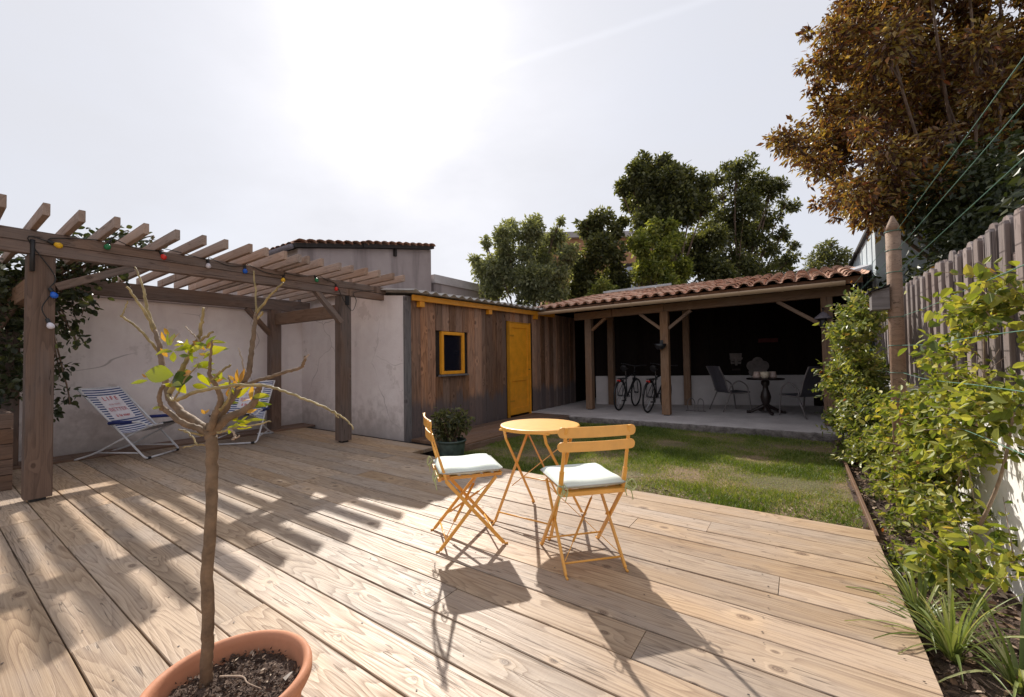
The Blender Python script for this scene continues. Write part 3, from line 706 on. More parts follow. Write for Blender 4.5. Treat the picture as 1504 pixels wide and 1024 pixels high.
# ------------------------------------------------------------------ deckchairs (sling loungers)
def text_mesh(body, size, m):
    cu = bpy.data.curves.new('lettering', 'FONT'); cu.body = body; cu.size = size; cu.align_x = 'CENTER'; cu.align_y = 'CENTER'; cu.offset = size*.012
    ob_ = bpy.data.objects.new('tmp_text', cu); col.objects.link(ob_); bpy.context.view_layer.update()
    me = bpy.data.meshes.new_from_object(ob_.evaluated_get(bpy.context.evaluated_depsgraph_get())); bpy.data.objects.remove(ob_); bpy.data.curves.remove(cu)
    me.name = 'lettering'; me.materials.clear(); me.materials.append(M[m]); return me
def make_lounger(label):
    t = empty('deckchair', (0, 0, 0), label, 'deckchair', 'striped sling deckchairs under the pergola')
    hw = .29; rr = .0125
    for s in (1, -1):
        y = s*hw
        MB().tube(spline([(-.80, y, .90), (-.40, y, .475), (-.06, y, .10), (0, y*.98, .035), (.015, y*.88, .014)], 6), rr, 8).build('back_rail', 'aluminium', t, smooth=True)
        yi = s*(hw-.035)
        MB().tube(spline([(-.86, yi, .013), (-.60, yi, .10), (-.28, yi, .27), (.0, yi, .40), (.20, yi, .455)], 6), rr, 8).build('seat_rail', 'aluminium' , t, smooth=True)
        ar = MB().tube(spline([(-.42, y+s*.03, .47), (-.38, y+s*.03, .475), (-.12, y+s*.03, .485), (-.02, y+s*.025, .475), (.04, y+s*.01, .44), (.04, yi, .415)], 6), .0115, 8).build('armrest', 'aluminium', t, smooth=True)
        MB().tube([(-.41, y+s*.03, .472), (-.40, y+s*.03, .473), (-.13, y+s*.03, .485), (-.12, y+s*.03, .485)], [.014, .022, .022, .014], 10).build('foam_grip', 'blue_foam', ar, smooth=True)
        MB().tube([(-.62, yi, .098), (-.05, y*.97, .085)], .010, 8).build('side_strut', 'aluminium', t, smooth=True)
    MB().tube([(.015, -hw*.88, .014), (.015, hw*.88, .014)], rr, 8).build('front_foot', 'aluminium', t, smooth=True)
    for s in (1, -1): MB().tube([(.0155, s*hw*.92-.05*s, .014), (.0155, s*hw*.90, .0145)], .018, 8).build('rubber_foot', 'black_plastic', t, smooth=True)
    MB().tube([(-.86, -hw+.035, .013), (-.86, hw-.035, .013)], rr, 8).build('rear_foot', 'aluminium', t, smooth=True)
    MB().tube([(.20, -hw+.035, .455), (.20, hw-.035, .455)], rr, 8).build('front_bar', 'black_plastic', t, smooth=True)
    MB().tube([(-.80, -hw, .90), (-.80, hw, .90)], .010, 8).build('top_bar', 'aluminium', t, smooth=True)
    path = spline([(-.785, 0, .905), (-.60, 0, .675), (-.42, 0, .45), (-.28, 0, .345), (-.12, 0, .355), (.05, 0, .42), (.205, 0, .472)], 24)
    # resample evenly, one row per half stripe
    d = [0]
    for a, b_ in zip(path, path[1:]): d.append(d[-1]+(b_-a).length)
    Nst = 66; V = []; F = []; mi = []
    def samp(u):
        for i in range(len(d)-1):
            if d[i+1] >= u: return path[i].lerp(path[i+1], (u-d[i])/max(1e-9, d[i+1]-d[i]))
        return path[-1]
    ws = [-1, -.5, 0, .5, 1]
    for i in range(Nst+1):
        p = samp(d[-1]*i/Nst)
        for q in ws: V.append((p.x, q*(hw-.015), p.z-.012*(1-q*q)))
    for i in range(Nst):
        for j in range(4): k = i*5+j; F.append((k, k+1, k+6, k+5)); mi.append(i % 2 if i % 4 != 3 else i % 2)
    me = bpy.data.meshes.new('sling'); me.from_pydata(V, [], F); mats(me, ['white_stripe', 'blue_stripe']); 
    for p, q in zip(me.polygons, mi): p.material_index = q; p.use_smooth = True
    sg = put('sling', me, t)
    # printed panel, following the straight part of the back
    a, b_ = samp(d[-1]*.10), samp(d[-1]*.40); x = Vector((0, 1, 0)); yv = (a-b_).normalized(); zv = x.cross(yv)
    pm = MB(); nn = 8
    for i in range(nn+1):
        p = samp(d[-1]*(.40-.30*i/nn))
        for q in (-.55, -.25, 0, .25, .55): pm.v.append(Vector((p.x, q*hw, p.z-.012*(1-q*q)))+zv*.004)
    for i in range(nn):
        for j in range(4): k = i*5+j; pm.face(k, k+1, k+6, k+5)
    pn = pm.build('print_panel', 'print_white', t, smooth=True)
    H_ = (a-b_).length; cc = (a+b_)/2-Vector((0, 0, .010))+zv*.009
    for body, size, f_, m_ in (('L I F E', .086, .36, 'red_print'), ('is so much', .038, .12, 'pink_print'), ('BETTER', .080, -.11, 'pink_print'), ('à la mer', .062, -.37, 'red_print')):
        o = cc+yv*(f_*H_)
        def wmx(o): return Matrix(((x.x, yv.x, zv.x, o.x), (x.y, yv.y, zv.y, o.y), (x.z, yv.z, zv.z, o.z), (0, 0, 0, 1)))
        put('lettering', text_mesh(body, size, m_), pn, wmx(o))
    return t
l1 = make_lounger('blue and white striped deckchair beside the dark ivy, print fully showing')
def place(o, x, y, a, z=0.):
    wm = Matrix.Translation((x, y, z)) @ Matrix.Rotation(a, 4, 'Z'); o.matrix_basis = wm; WM[o.name] = wm
l2 = copy_tree(l1, Matrix.Translation((-6.93, 2.76, .003)) @ Matrix.Rotation(R(-42), 4, 'Z')); l2['label'] = 'blue and white striped deckchair behind the lemon tree, beside the rear pergola post'
place(l1, -7.02, 1.92, R(38), .003)

# ------------------------------------------------------------------ bistro set
def make_chair(label):
    t = empty('bistro_chair', (0, 0, 0), label, 'chair', 'yellow folding bistro chairs')
    hw = .19; m = 'yellow_gloss'
    for s in (1, -1):
        y = s*hw
        # long leg: front foot, up through the seat hinge, then the back upright
        MB().bar((.205, y*1.02, .012), (-.165, y, .44), .022, .015, Y3).build('leg', m, t, bevel=.002)
        MB().bar((-.162, y, .437), (-.205, y, .58), .016, .024, Y3).bar((-.204, y, .577), (-.275, y*.97, .83), .012, .018, Y3).build('back_upright', m, t, bevel=.002)
        yi = s*(hw-.022)
        MB().bar((-.205, yi*1.06, .012), (.165, yi, .437), .020, .014, Y3).build('leg', m, t, bevel=.002)
        MB().tube([(.2, y*1.02, .02), (.212, y*1.02, .006), (.232, y*1.02, .005)], .007, 6).build('foot', m, t, smooth=True)
        MB().tube([(-.2, yi*1.06, .02), (-.212, yi*1.06, .006), (-.232, yi*1.06, .005)], .007, 6).build('foot', m, t, smooth=True)
        MB().bar((-.20, yi*.93, .448), (.205, yi*.93, .448), .008, .018).build('seat_rail', m, t)
        MB().tube([(.005, y+.008*s, .243), (.005, yi-.008*s, .243)], .007, 8).build('pivot', m, t)
    for i in range(6):
        x = -.185+.073*i; MB().box((x-.025, -hw+.012, .458), (x+.025, hw-.012, .464)).build('slat', m, t)
    MB().bar((-.205, -hw, .452), (-.205, hw, .452), .02, .022).build('rear_rail', m, t)
    # curved back slats with rounded ends
    for z0, z1 in ((.695, .748), (.772, .830)):
        mb = MB(); us = [-1, -.992, -.975, -.945, -.90, -.7, -.4, -.15, .15, .4, .7, .90, .945, .975, .992, 1]; nn = len(us)-1; W_ = .228
        for u in us:
            y = u*W_; e2 = min(1, (1-abs(u))/.1); hgt = (z1-z0)/2*math.sqrt(max(.05, 1-(1-e2)**2)); zc = (z0+z1)/2
            x = -.275+.035*(zc-.83)/.25*-1-.022*(1-u*u)+.012
            for dx, dz in ((-.004, -hgt), (.004, -hgt), (.004, hgt), (-.004, hgt)): mb.v.append(Vector((x+dx, y, zc+dz)))
        for i in range(nn):
            for j in range(4): mb.face(i*4+j, i*4+(j+1) % 4, i*4+4+(j+1) % 4, i*4+4+j)
        mb.face(3, 2, 1, 0); mb.face(nn*4, nn*4+1, nn*4+2, nn*4+3)
        mb.build('back_slat', m, t)
    MB().tube([(-.165, -.178, .058), (-.165, .178, .058)], .006, 6).build('stretcher', m, t, smooth=True)
    MB().tube([(.155, -.195, .07), (.155, .195, .07)], .006, 6).build('stretcher', m, t, smooth=True)
    for s in (1, -1):
        a, b_ = Vector((-.17, s*.168, .075)), Vector((.13, -s*.165, .40))
        MB().tube([a, a.lerp(b_, .22)], .0025, 6).bar(a.lerp(b_, .22), a.lerp(b_, .78), .004, .018, X3).tube([a.lerp(b_, .78), b_], .0025, 6).build('brace', m, t)
    return t
def make_cushion(label):
    t = empty('seat_cushion', (0, 0, .468), label, 'cushion', 'pale seat cushions on the bistro chairs')
    n = 16; hx, hy = .205, .20; V = []; F = []
    def prof(u, v_):
        e2 = max(abs(u), abs(v_)); return .0245*(1-max(0, (e2-.72)/.28)**3.2)
    for sgn in (1, -1):
        for j in range(n+1):
            for i in range(n+1):
                u, v_ = -1+2*i/n, -1+2*j/n; k = 1-.035*abs(u*v_)**3; kk = 1.0
                z = .5*.056+(prof(u, v_)*.95+.001)*sgn-.004
                V.append((u*hx*k, v_*hy*k, .468+z+.0035*math.sin(5*u+2)*math.cos(4*v_)))
    m_ = (n+1)**2
    for j in range(n):
        for i in range(n):
            k = j*(n+1)+i; F.append((k, k+1, k+n+2, k+n+1)); F.append((m_+k, m_+k+n+1, m_+k+n+2, m_+k+1))
    for i in range(n):
        F += [(i+1, i, m_+i, m_+i+1), (n*(n+1)+i, n*(n+1)+i+1, m_+n*(n+1)+i+1, m_+n*(n+1)+i), (i*(n+1), (i+1)*(n+1), m_+(i+1)*(n+1), m_+i*(n+1)), ((i+1)*(n+1)+n, i*(n+1)+n, m_+i*(n+1)+n, m_+(i+1)*(n+1)+n)]
    V = [(a, b_, c-.468) for a, b_, c in V]
    me = bpy.data.meshes.new('pad'); me.from_pydata(V, [], F); mats(me, 'cushion'); 
    for p in me.polygons: p.use_smooth = True
    bm = bmesh.new(); bm.from_mesh(me); bmesh.ops.recalc_face_normals(bm, faces=bm.faces); bm.to_mesh(me); bm.free()
    put('pad', me, t, WM[t.name])
    ed = [(a*hx*1.0, b_*hy*1.0, .468+.024) for a, b_ in ((-1, -.9), (-1, .9), (-.9, 1), (.9, 1), (1, .9), (1, -.9), (.9, -1), (-.9, -1), (-1, -.9))]
    MB().tube(ed, .0042, 6).build('piping', 'cushion_edge', t, smooth=True)
    for s in (1, -1):
        c = Vector((-.212, s*.188, .485))
        for k in range(2):
            MB().tube(spline([c, c+Vector((-.02, s*.03*(1-k), .03)), c+Vector((-.035, s*.045-.06*k*s, -.005)), c+Vector((-.03, s*.015-.02*k, -.03)), c+Vector((-.01, 0, 0))], 6), .003, 6).build('tie', 'tie_green', t, smooth=True)
        MB().tube(spline([c, c+Vector((-.02, s*.02, -.03)), c+Vector((-.015, s*.035, -.085))], 5), .003, 6).build('tie', 'tie_green', t, smooth=True)
        MB().tube(spline([c, c+Vector((-.02, -s*.015, -.025)), c+Vector((-.02, -s*.005, -.06))], 5), .003, 6).build('tie', 'tie_green', t, smooth=True)
    return t
c1 = make_chair('yellow folding bistro chair standing side-on between the potted bush and the table')
q1 = make_cushion('pale cushion tied to the bistro chair that stands side-on')
c2 = copy_tree(c1, Matrix.Translation((-1.115, 2.33, 0)) @ Matrix.Rotation(R(137), 4, 'Z')); c2['label'] = 'yellow folding bistro chair turned with its backrest away from the lawn and table'
q2 = copy_tree(q1, Matrix.Translation((-1.115, 2.33, .468)) @ Matrix.Rotation(R(137), 4, 'Z')); q2['label'] = 'pale cushion tied to the bistro chair whose backrest hides part of the table'
place(c1, -1.895, 2.175, R(51)); place(q1, -1.895, 2.175, R(51), .468)

tb = empty('bistro_table', (-1.64, 2.73, 0), 'round yellow metal folding bistro table between the two chairs', 'table')
mb = MB(); mb.lathe([(.001, .708), (.29, .708), (.298, .706), (.302, .700), (.302, .682), (.297, .682), (.296, .70), (.001, .702)], 64, (-1.64, 2.73, 0)); mb.build('table_top', 'yellow_gloss', tb, smooth=False)
for x in (-1.87, -1.40):
    s = 1 if x > -1.64 else -1
    xa = x; xt = -1.64+s*.19
    MB().bar((xa, 2.45, .012), (xt, 2.92, .69), .009, .022, X3).build('leg', 'yellow_gloss', tb, bevel=.002)
    xb = x-s*.018
    MB().bar((xb, 2.97, .012), (xt-s*.018, 2.52, .62), .009, .022, X3).bar((xt-s*.018, 2.525, .615), (xt-s*.018, 2.50, .69), .009, .022, X3).build('leg', 'yellow_gloss', tb, bevel=.002)
    for yy, q in ((2.45, -1), (2.97, 1)): MB().tube([(xa, yy, .02), (xa, yy+q*.01, .006), (xa, yy+q*.03, .005)], .007, 6).build('foot', 'yellow_gloss', tb, smooth=True)
MB().tube([(-1.86, 2.49, .075), (-1.41, 2.49, .075)], .006, 6).build('stretcher', 'yellow_gloss', tb, smooth=True)
MB().tube([(-1.84, 2.78, .27), (-1.43, 2.78, .27)], .006, 6).build('stretcher', 'yellow_gloss', tb, smooth=True)
MB().bar((-1.83, 2.86, .60), (-1.44, 2.62, .24), .004, .016, Y3).build('brace', 'yellow_gloss', tb)
MB().bar((-1.44, 2.86, .60), (-1.83, 2.62, .24), .004, .016, Y3).build('brace', 'yellow_gloss', tb)
for y in (2.50, 2.92): MB().bar((-1.85, y, .683), (-1.43, y, .683), .02, .012).build('top_rail', 'yellow_gloss', tb)

# ------------------------------------------------------------------ potted lemon tree
PC = Vector((-1.345, .522, 0)); RH = .32
pt = empty('terracotta_pot', PC, 'large round terracotta pot of dark soil on the deck', 'pot')
MB().lathe([(.0, .004), (.135, .004), (.15, .02), (.19, .27), (.195, .275), (.205, .278), (.211, .290), (.211, .308), (.205, .319), (.197, .321), (.188, .314), (.184, .30), (.178, .262), (.12, .05), (0., .05)], 64, PC).build('shell', 'terracotta', pt, smooth=True)
V = []; F = []; nn = 20; na = 48
for i in range(nn+1):
    for j in range(na):
        a = 2*math.pi*j/na; r_ = .1785*i/nn; x, y = PC.x+r_*math.cos(a), PC.y+r_*math.sin(a)
        V.append((x-PC.x, y-PC.y, .266+.016*mnoise.fractal(Vector((x*26, y*26, 0)), 1, 2, 4)-.008*(i == nn)))
for i in range(nn):
    for j in range(na): F.append((i*na+j, i*na+(j+1) % na, (i+1)*na+(j+1) % na, (i+1)*na+j))
put('potting_soil', np_mesh('potting_soil', V, F, 'soil', smooth=True), pt, WM[pt.name])
n = 1500; a = rng.uniform(0, 6.283, n); r_ = .172*np.sqrt(rng.random(n)); P = np.stack([r_*np.cos(a), r_*np.sin(a), .268+rng.uniform(-.004, .014, n)], 1)
D = rng.normal(size=(n, 3)); D[:, 2] *= .5
V, F, k = leaf_arrays(P, D, rng.normal(size=(n, 3))+np.array([0, 0, .8]), rng.uniform(.006, .018, n), .55, six=False)
tag(put('bark_crumbs', np_mesh('bark_crumbs', V, F, 'mulch', np.repeat(np.where(rng.random(n) < .035, 1., rng.random(n)*.42), k)), pt, WM[pt.name]), kind='stuff')
n = 900
# lemon tree: trunk and pruned branches read off the photograph at the trunk's distance
TD = 1.215
def z6(x, y, dd=0.): return at(160+.3711*x, 380+.3711*y, TD+dd)
lt = empty('lemon_tree', z6(385, 1690)*1., 'pruned lemon tree with bare twigs and few yellow-green leaves growing from the pot', 'tree')
def br(name, pts, r0, r1, m, dd=0., dd1=None):
    dd1 = dd if dd1 is None else dd1; k = len(pts)-1
    r0, r1 = (r0, r1) if name == 'trunk' else (r0*.86, r1*.86)
    P_ = spline([z6(x, y, dd+(dd1-dd)*i/k) for i, (x, y) in enumerate(pts)], 6); L_ = len(P_)-1
    P_ = [p+Vector((random.gauss(0, 1), random.gauss(0, 1), random.gauss(0, 1)))*.0011 for p in P_]
    return MB().tube(P_, [(r0+(r1-r0)*i/L_)*random.uniform(.95, 1.06) for i in range(L_+1)], 8).build(name, m, lt, smooth=True)
br('trunk', [(378, 1720), (384, 1660), (388, 1560), (392, 1400), (392, 1200), (405, 1000), (407, 850), (408, 740), (400, 690), (398, 665)], .0172, .0155, 'lemon_bark')
B_ = 'branch'
br(B_, [(398, 690), (340, 645), (285, 605), (245, 560), (228, 500), (210, 420), (200, 350), (182, 285)], .016, .007, 'lemon_bark', 0, .10)
br(B_, [(400, 700), (350, 672), (290, 650), (225, 600), (205, 585), (200, 540), (212, 500)], .012, .005, 'lemon_bark', 0, -.06)
br(B_, [(182, 285), (155, 210), (140, 140), (126, 85), (104, 33)], .0065, .0022, 'lemon_twig', .10, .13)
br(B_, [(180, 290), (150, 225), (110, 165), (72, 112)], .006, .0035, 'lemon_twig', .10, .06)
br(B_, [(205, 380), (170, 335), (115, 275), (48, 225)], .005, .0035, 'lemon_twig', .10, .04)
br(B_, [(50, 226), (62, 205), (75, 165)], .003, .0018, 'lemon_twig', .04, .05)
br(B_, [(235, 545), (262, 480), (300, 420), (335, 350), (357, 310), (366, 250), (375, 195)], .0095, .004, 'lemon_twig', .05, .0)
br(B_, [(335, 350), (375, 315), (412, 288)], .005, .0035, 'lemon_twig', .02, -.03)
br(B_, [(360, 330), (330, 295), (302, 270)], .003, .002, 'pale_bark', 0, .03)
br(B_, [(400, 680), (425, 610), (445, 555), (425, 505), (400, 460), (402, 400), (412, 320)], .012, .0025, 'lemon_bark', -.02, -.10)
br(B_, [(405, 480), (440, 450), (485, 420)], .004, .003, 'lemon_twig', -.07, -.08)
br(B_, [(408, 690), (470, 630), (540, 600), (580, 560), (592, 515), (600, 500)], .0155, .007, 'lemon_bark', 0, -.08)
br(B_, [(405, 670), (450, 610), (495, 540), (530, 490), (552, 455), (562, 390), (572, 300), (583, 212)], .0135, .0065, 'lemon_bark', 0, .06)
br(B_, [(583, 212), (580, 140), (574, 48)], .004, .002, 'lemon_twig', .06, .08)
br(B_, [(583, 215), (615, 175), (645, 140), (690, 95)], .0048, .0028, 'lemon_twig', .06, .03)
br(B_, [(583, 240), (602, 222), (608, 210)], .004, .003, 'lemon_twig', .06, .05)
br(B_, [(520, 505), (600, 480), (680, 455), (755, 432), (770, 410), (776, 385)], .007, .0042, 'lemon_bark', .02, -.06)
br(B_, [(772, 395), (790, 380)], .003, .002, 'pale_bark', -.06, -.06)
br(B_, [(270, 560), (340, 530), (430, 512), (540, 500), (640, 508), (720, 535), (800, 565), (880, 600), (940, 640), (968, 672)], .0062, .0018, 'lemon_twig', -.06, -.2)
br(B_, [(790, 560), (840, 582), (890, 612), (908, 632)], .0028, .0016, 'lemon_twig', -.14, -.16)
br(B_, [(430, 690), (500, 668), (560, 662), (640, 640)], .004, .002, 'lemon_twig', -.03, -.12)
br(B_, [(480, 672), (500, 700), (490, 715), (520, 700)], .0035, .002, 'pale_bark', -.06, -.08)
br(B_, [(395, 700), (330, 690), (270, 676)], .004, .002, 'lemon_twig', 0, -.06)
br(B_, [(300, 682), (325, 700), (345, 735), (295, 748)], .003, .0018, 'lemon_twig', -.05, -.08)
br(B_, [(345, 735), (380, 738)], .0026, .002, 'lemon_twig', -.07, -.02)
br(B_, [(545, 470), (525, 400), (512, 352)], .003, .0014, 'pale_bark', .04, .06)
br(B_, [(230, 540), (255, 560), (280, 520), (310, 470), (360, 410)], .004, .0016, 'lemon_twig', .03, -.05)
br(B_, [(440, 600), (470, 560), (480, 500), (475, 470)], .005, .002, 'lemon_twig', -.04, -.08)
LEAVES = [('d', 250, 490, -20, -45, 75, 48), ('l', 258, 462, -175, 0, 138, 62), ('l', 275, 490, 60, 35, 50, 34), ('l', 155, 482, 172, 10, 78, 16), ('l', 318, 355, 178, 0, 70, 20), ('l', 318, 384, 180, 0, 48, 12),
 ('l', 418, 415, 175, 0, 100, 26), ('l', 398, 375, -25, 0, 60, 18), ('l', 350, 450, 50, 0, 70, 26), ('l', 420, 508, -8, 0, 100, 18), ('l', 505, 553, -45, 0, 72, 18), ('l', 570, 545, -8, 0, 60, 14), ('l', 568, 585, -12, 0, 68, 16),
 ('l', 540, 640, -5, 0, 78, 13), ('l', 515, 618, 150, 0, 40, 32), ('l', 480, 640, -40, 0, 50, 26), ('l', 245, 345, -85, 0, 56, 22), ('l', 256, 410, -95, 0, 44, 18), ('s', 232, 390, -130, 0, 46, 14), ('s', 330, 325, 35, 0, 68, 18), ('l', 382, 355, -60, 0, 60, 20),
 ('s', 240, 300, -140, 0, 40, 14), ('s', 225, 330, -120, 0, 46, 14), ('s', 250, 330, -60, 0, 50, 12), ('s', 510, 490, -100, 0, 52, 14), ('s', 518, 492, -75, 0, 60, 14), ('s', 500, 485, -140, 0, 42, 10), ('s', 380, 615, -130, 0, 24, 10), ('s', 382, 615, -60, 0, 26, 10), ('s', 545, 610, -20, 0, 40, 10),
 ('l', 320, 455, -170, 0, 50, 14), ('l', 445, 575, -10, 0, 60, 14), ('l', 205, 590, 180, 0, 44, 8), ('s', 410, 330, -10, 0, 36, 8), ('l', 430, 365, -15, 0, 50, 14), ('l', 330, 500, 10, 0, 64, 16), ('s', 150, 470, -150, 0, 28, 8), ('l', 490, 660, 120, 0, 40, 26), ('l', 365, 475, 20, 0, 44, 18), ('l', 300, 340, 30, 0, 50, 16)]
rl = random.Random(4)
for cx_, cy_, n_ in ((250, 345, 5), (330, 350, 5), (380, 380, 5), (345, 430, 4), (430, 480, 5), (510, 500, 4), (560, 560, 4), (500, 640, 5), (400, 330, 3), (270, 480, 3), (470, 560, 3)):
    for _ in range(n_): LEAVES.append((rl.choice('llls'), cx_+rl.uniform(-28, 28), cy_+rl.uniform(-28, 28), rl.choice((rl.uniform(-120, -40), rl.uniform(-30, 20), rl.uniform(160, 200))), 0, rl.uniform(28, 66), rl.uniform(8, 17)))
for kd, x, y, ang, _, L_, W_ in LEAVES:
    dd = random.uniform(-.08, .06); a_ = R(ang); b0 = z6(x, y, dd); tip = z6(x+L_*math.cos(a_), y+L_*math.sin(a_), dd+random.uniform(-.03, .03)); d_ = tip-b0; Ln = d_.length
    nrm = (-fw+up*random.uniform(.1, .9)+rt*random.uniform(-.4, .4)); sd = d_.normalized().cross(nrm).normalized(); nrm = sd.cross(d_.normalized())
    # make the apparent width right: let the blade face the viewer more for broad leaves
    if W_ > 24: nrm = (-fw+up*.25).normalized(); sd = d_.normalized().cross(nrm).normalized()
    wd = Ln*W_/L_/2*(1. if W_ > 24 else 1.25); mb = MB(); prof_ = [0, .55, .9, 1., .92, .68, .36, 0]; ns = len(prof_)-1
    for i, pw in enumerate(prof_):
        t_ = i/ns; c_ = b0+d_*t_-nrm*(Ln*.16*t_*t_); mb.v += [c_+sd*wd*pw+nrm*wd*.25*pw, c_, c_-sd*wd*pw+nrm*wd*.25*pw]
    for i in range(ns):
        k = i*3; mb.face(k, k+1, k+4, k+3); mb.face(k+1, k+2, k+5, k+4)
    lf = mb.build('leaf', {'l': 'lemon_leaf', 's': 'lemon_shoot', 'd': 'lemon_dark_leaf'}[kd], lt, smooth=True)
    at2 = lf.data.attributes.new('rnd', 'FLOAT', 'POINT'); v0 = random.random(); at2.data.foreach_set('value', [v0]*len(lf.data.vertices))
# roots and a scrap of paper label lying on the soil
ly = z6(405, 1640); 
MB().tube(spline([(PC.x-.09, PC.y+.01, .275), (PC.x-.02, PC.y+.04, .286), (PC.x+.03, PC.y+.035, .292), (PC.x+.08, PC.y+.05, .288)], 5), [.004*(1-.05*i) for i in range(16)], 6).build('surface_root', 'pale_bark', lt, smooth=True)
MB().add([(PC.x+.075, PC.y+.11, .279), (PC.x+.10, PC.y+.105, .284), (PC.x+.098, PC.y+.128, .295), (PC.x+.082, PC.y+.13, .286), (PC.x+.088, PC.y+.118, .290)], [(0, 1, 4), (1, 2, 4), (2, 3, 4), (3, 0, 4)]).build('dry_leaf', 'nursery_label', pt)

# potted bush by the walkway
bp = empty('green_pot', (-3.72, 3.98, LZ), 'dark green glazed pot on the lawn corner beside the walkway', 'pot'); bc = Vector((-3.72, 3.98, LZ))
MB().lathe([(.0, .0), (.12, .0), (.15, .03), (.175, .24), (.18, .27), (.19, .272), (.19, .295), (.176, .295), (.17, .25), (0, .25)], 32, bc).build('shell', 'green_glaze', bp, smooth=True)
cl = [(bc+Vector((random.uniform(-.15, .15), random.uniform(-.15, .15), random.uniform(.34, .60))), random.uniform(.08, .12)) for _ in range(22)]
tree('potted_bush', bc+Vector((0, 0, .252)), cl, 'dark_leaf', .05, .5, 9000, 'dense dark green round bush growing in the green pot', .02, 'bush', six=True, fork=.2)

# ------------------------------------------------------------------ open-fronted shed
SZ = .01; SY = 7.84
mb = MB(); so_ = [(-4.0, SY), (.62, SY+.12), (.9, 12.6), (-5.12, 12.6), (-5.12, 8.03), (-4.0, 8.03)]
mb.add([(x, y, -.23) for x, y in so_]+[(x, y, SZ) for x, y in so_], [tuple(range(5, -1, -1)), tuple(range(6, 12))]+[(i, (i+1) % 6, 6+(i+1) % 6, 6+i) for i in range(6)])
slab = mb.build('concrete_slab', 'concrete'); tag(slab, kind='structure')
V = []; F = []; nn = 120
for i in range(nn+1):
    x = -4.03+4.66*i/nn; yy = SY+.12*i/nn
    for z, o_ in ((SZ-.004, .004), (SZ-.03, .03), (LZ+.04, .015), (LZ-.05, .04)): V.append((x, yy-o_-.03*abs(mnoise.noise(Vector((x*7, z*20, 1)))), z+.012*mnoise.noise(Vector((x*9, z*9, 4)))))
for i in range(nn):
    for j in range(3): k = i*4+j; F.append((k, k+1, k+5, k+4))
put('slab_edge', np_mesh('slab_edge', V, F, 'slab_edge', smooth=True), slab)
os_ = empty('open_shed', (-2.1, 9.0, SZ), 'open-fronted timber shed with terracotta tile roof sheltering bicycles and table', 'shed')
T0 = 2.24; 
def gt(x): return T0+(x+4.5)*.012       # eave line rises a little to the right
PY = 8.95
for x, y in ((-4.06, 9.08), (-2.28, 8.88), (.40, 8.80)):
    ps = board('post', (x, y, SZ+.02), (x, y, gt(x)-.12), .16, .16, 'post_wood', os_, upv=X3, ch=.006)
    MB().box((x-.05, y-.05, SZ+.001), (x+.05, y+.05, SZ+.019)).build('post_base', 'black_metal', ps)
BA, BB = Vector((-4.41, 10.23, 0)), Vector((-.29, 11.98, 0)); bd = (BB-BA).normalized(); bn_ = Vector((bd.y, -bd.x, 0))
BB2 = BB+bd*1.3
for t in (.09, .50): 
    q = BA.lerp(BB, t)+bn_*.10; board('post', (q.x, q.y, SZ), (q.x, q.y, 2.65), .15, .15, 'post_wood', os_, upv=X3, ch=.006)
board('eave_beam', (-4.4, 9.08, gt(-4.4)-.04), (-2.28, 8.88, gt(-2.28)-.04), .14, .16, 'post_wood', os_, ch=.005)
board('eave_beam', (-2.275, 8.88, gt(-2.28)-.04), (.72, 8.78, gt(.7)-.04), .14, .16, 'post_wood', os_, ch=.005)
def br5(a, b_): board('brace', a, b_, .06, .08, 'post_wood', os_, upv=Y3, ch=.004)
br5((-3.98, 9.07, 1.86), (-3.62, 9.03, 2.13)); br5((-2.36, 8.89, 1.80), (-2.80, 8.93, 2.14)); br5((-2.20, 8.88, 1.80), (-1.76, 8.86, 2.14)); br5((.32, 8.80, 1.72), (-.30, 8.82, 2.17))
# walls
mb = MB(); th = -bn_*.2
def wallseg(a, b_, z0, z1, t=th): return MB().hexa([a+Z3*z0, b_+Z3*z0, b_+t+Z3*z0, a+t+Z3*z0, a+Z3*z1, b_+Z3*z1, b_+t+Z3*z1, a+t+Z3*z1])
wallseg(BA, BB2, SZ-.05, .735).build('low_wall', 'white_block', os_)
L_ = (BB2-BA).length; k_ = int(L_/.2)
for i in range(k_):
    q = BA+bd*(L_*(i+.5)/k_)-bn_*.06; ztop = 2.42+(q.y-8.3)*.2-.05
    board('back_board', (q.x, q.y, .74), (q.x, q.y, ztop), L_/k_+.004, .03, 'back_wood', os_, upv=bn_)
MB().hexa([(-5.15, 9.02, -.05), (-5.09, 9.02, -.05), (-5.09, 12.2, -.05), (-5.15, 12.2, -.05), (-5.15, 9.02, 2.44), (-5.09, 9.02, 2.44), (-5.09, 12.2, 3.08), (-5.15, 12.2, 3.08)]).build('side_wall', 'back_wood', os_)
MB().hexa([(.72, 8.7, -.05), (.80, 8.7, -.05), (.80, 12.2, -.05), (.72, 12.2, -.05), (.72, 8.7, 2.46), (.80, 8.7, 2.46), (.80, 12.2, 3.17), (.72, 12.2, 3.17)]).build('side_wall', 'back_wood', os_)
MB().box((-5.1, 12.21, -.05), (.8, 12.27, 3.1)).build('rear_wall', 'back_wood', os_)
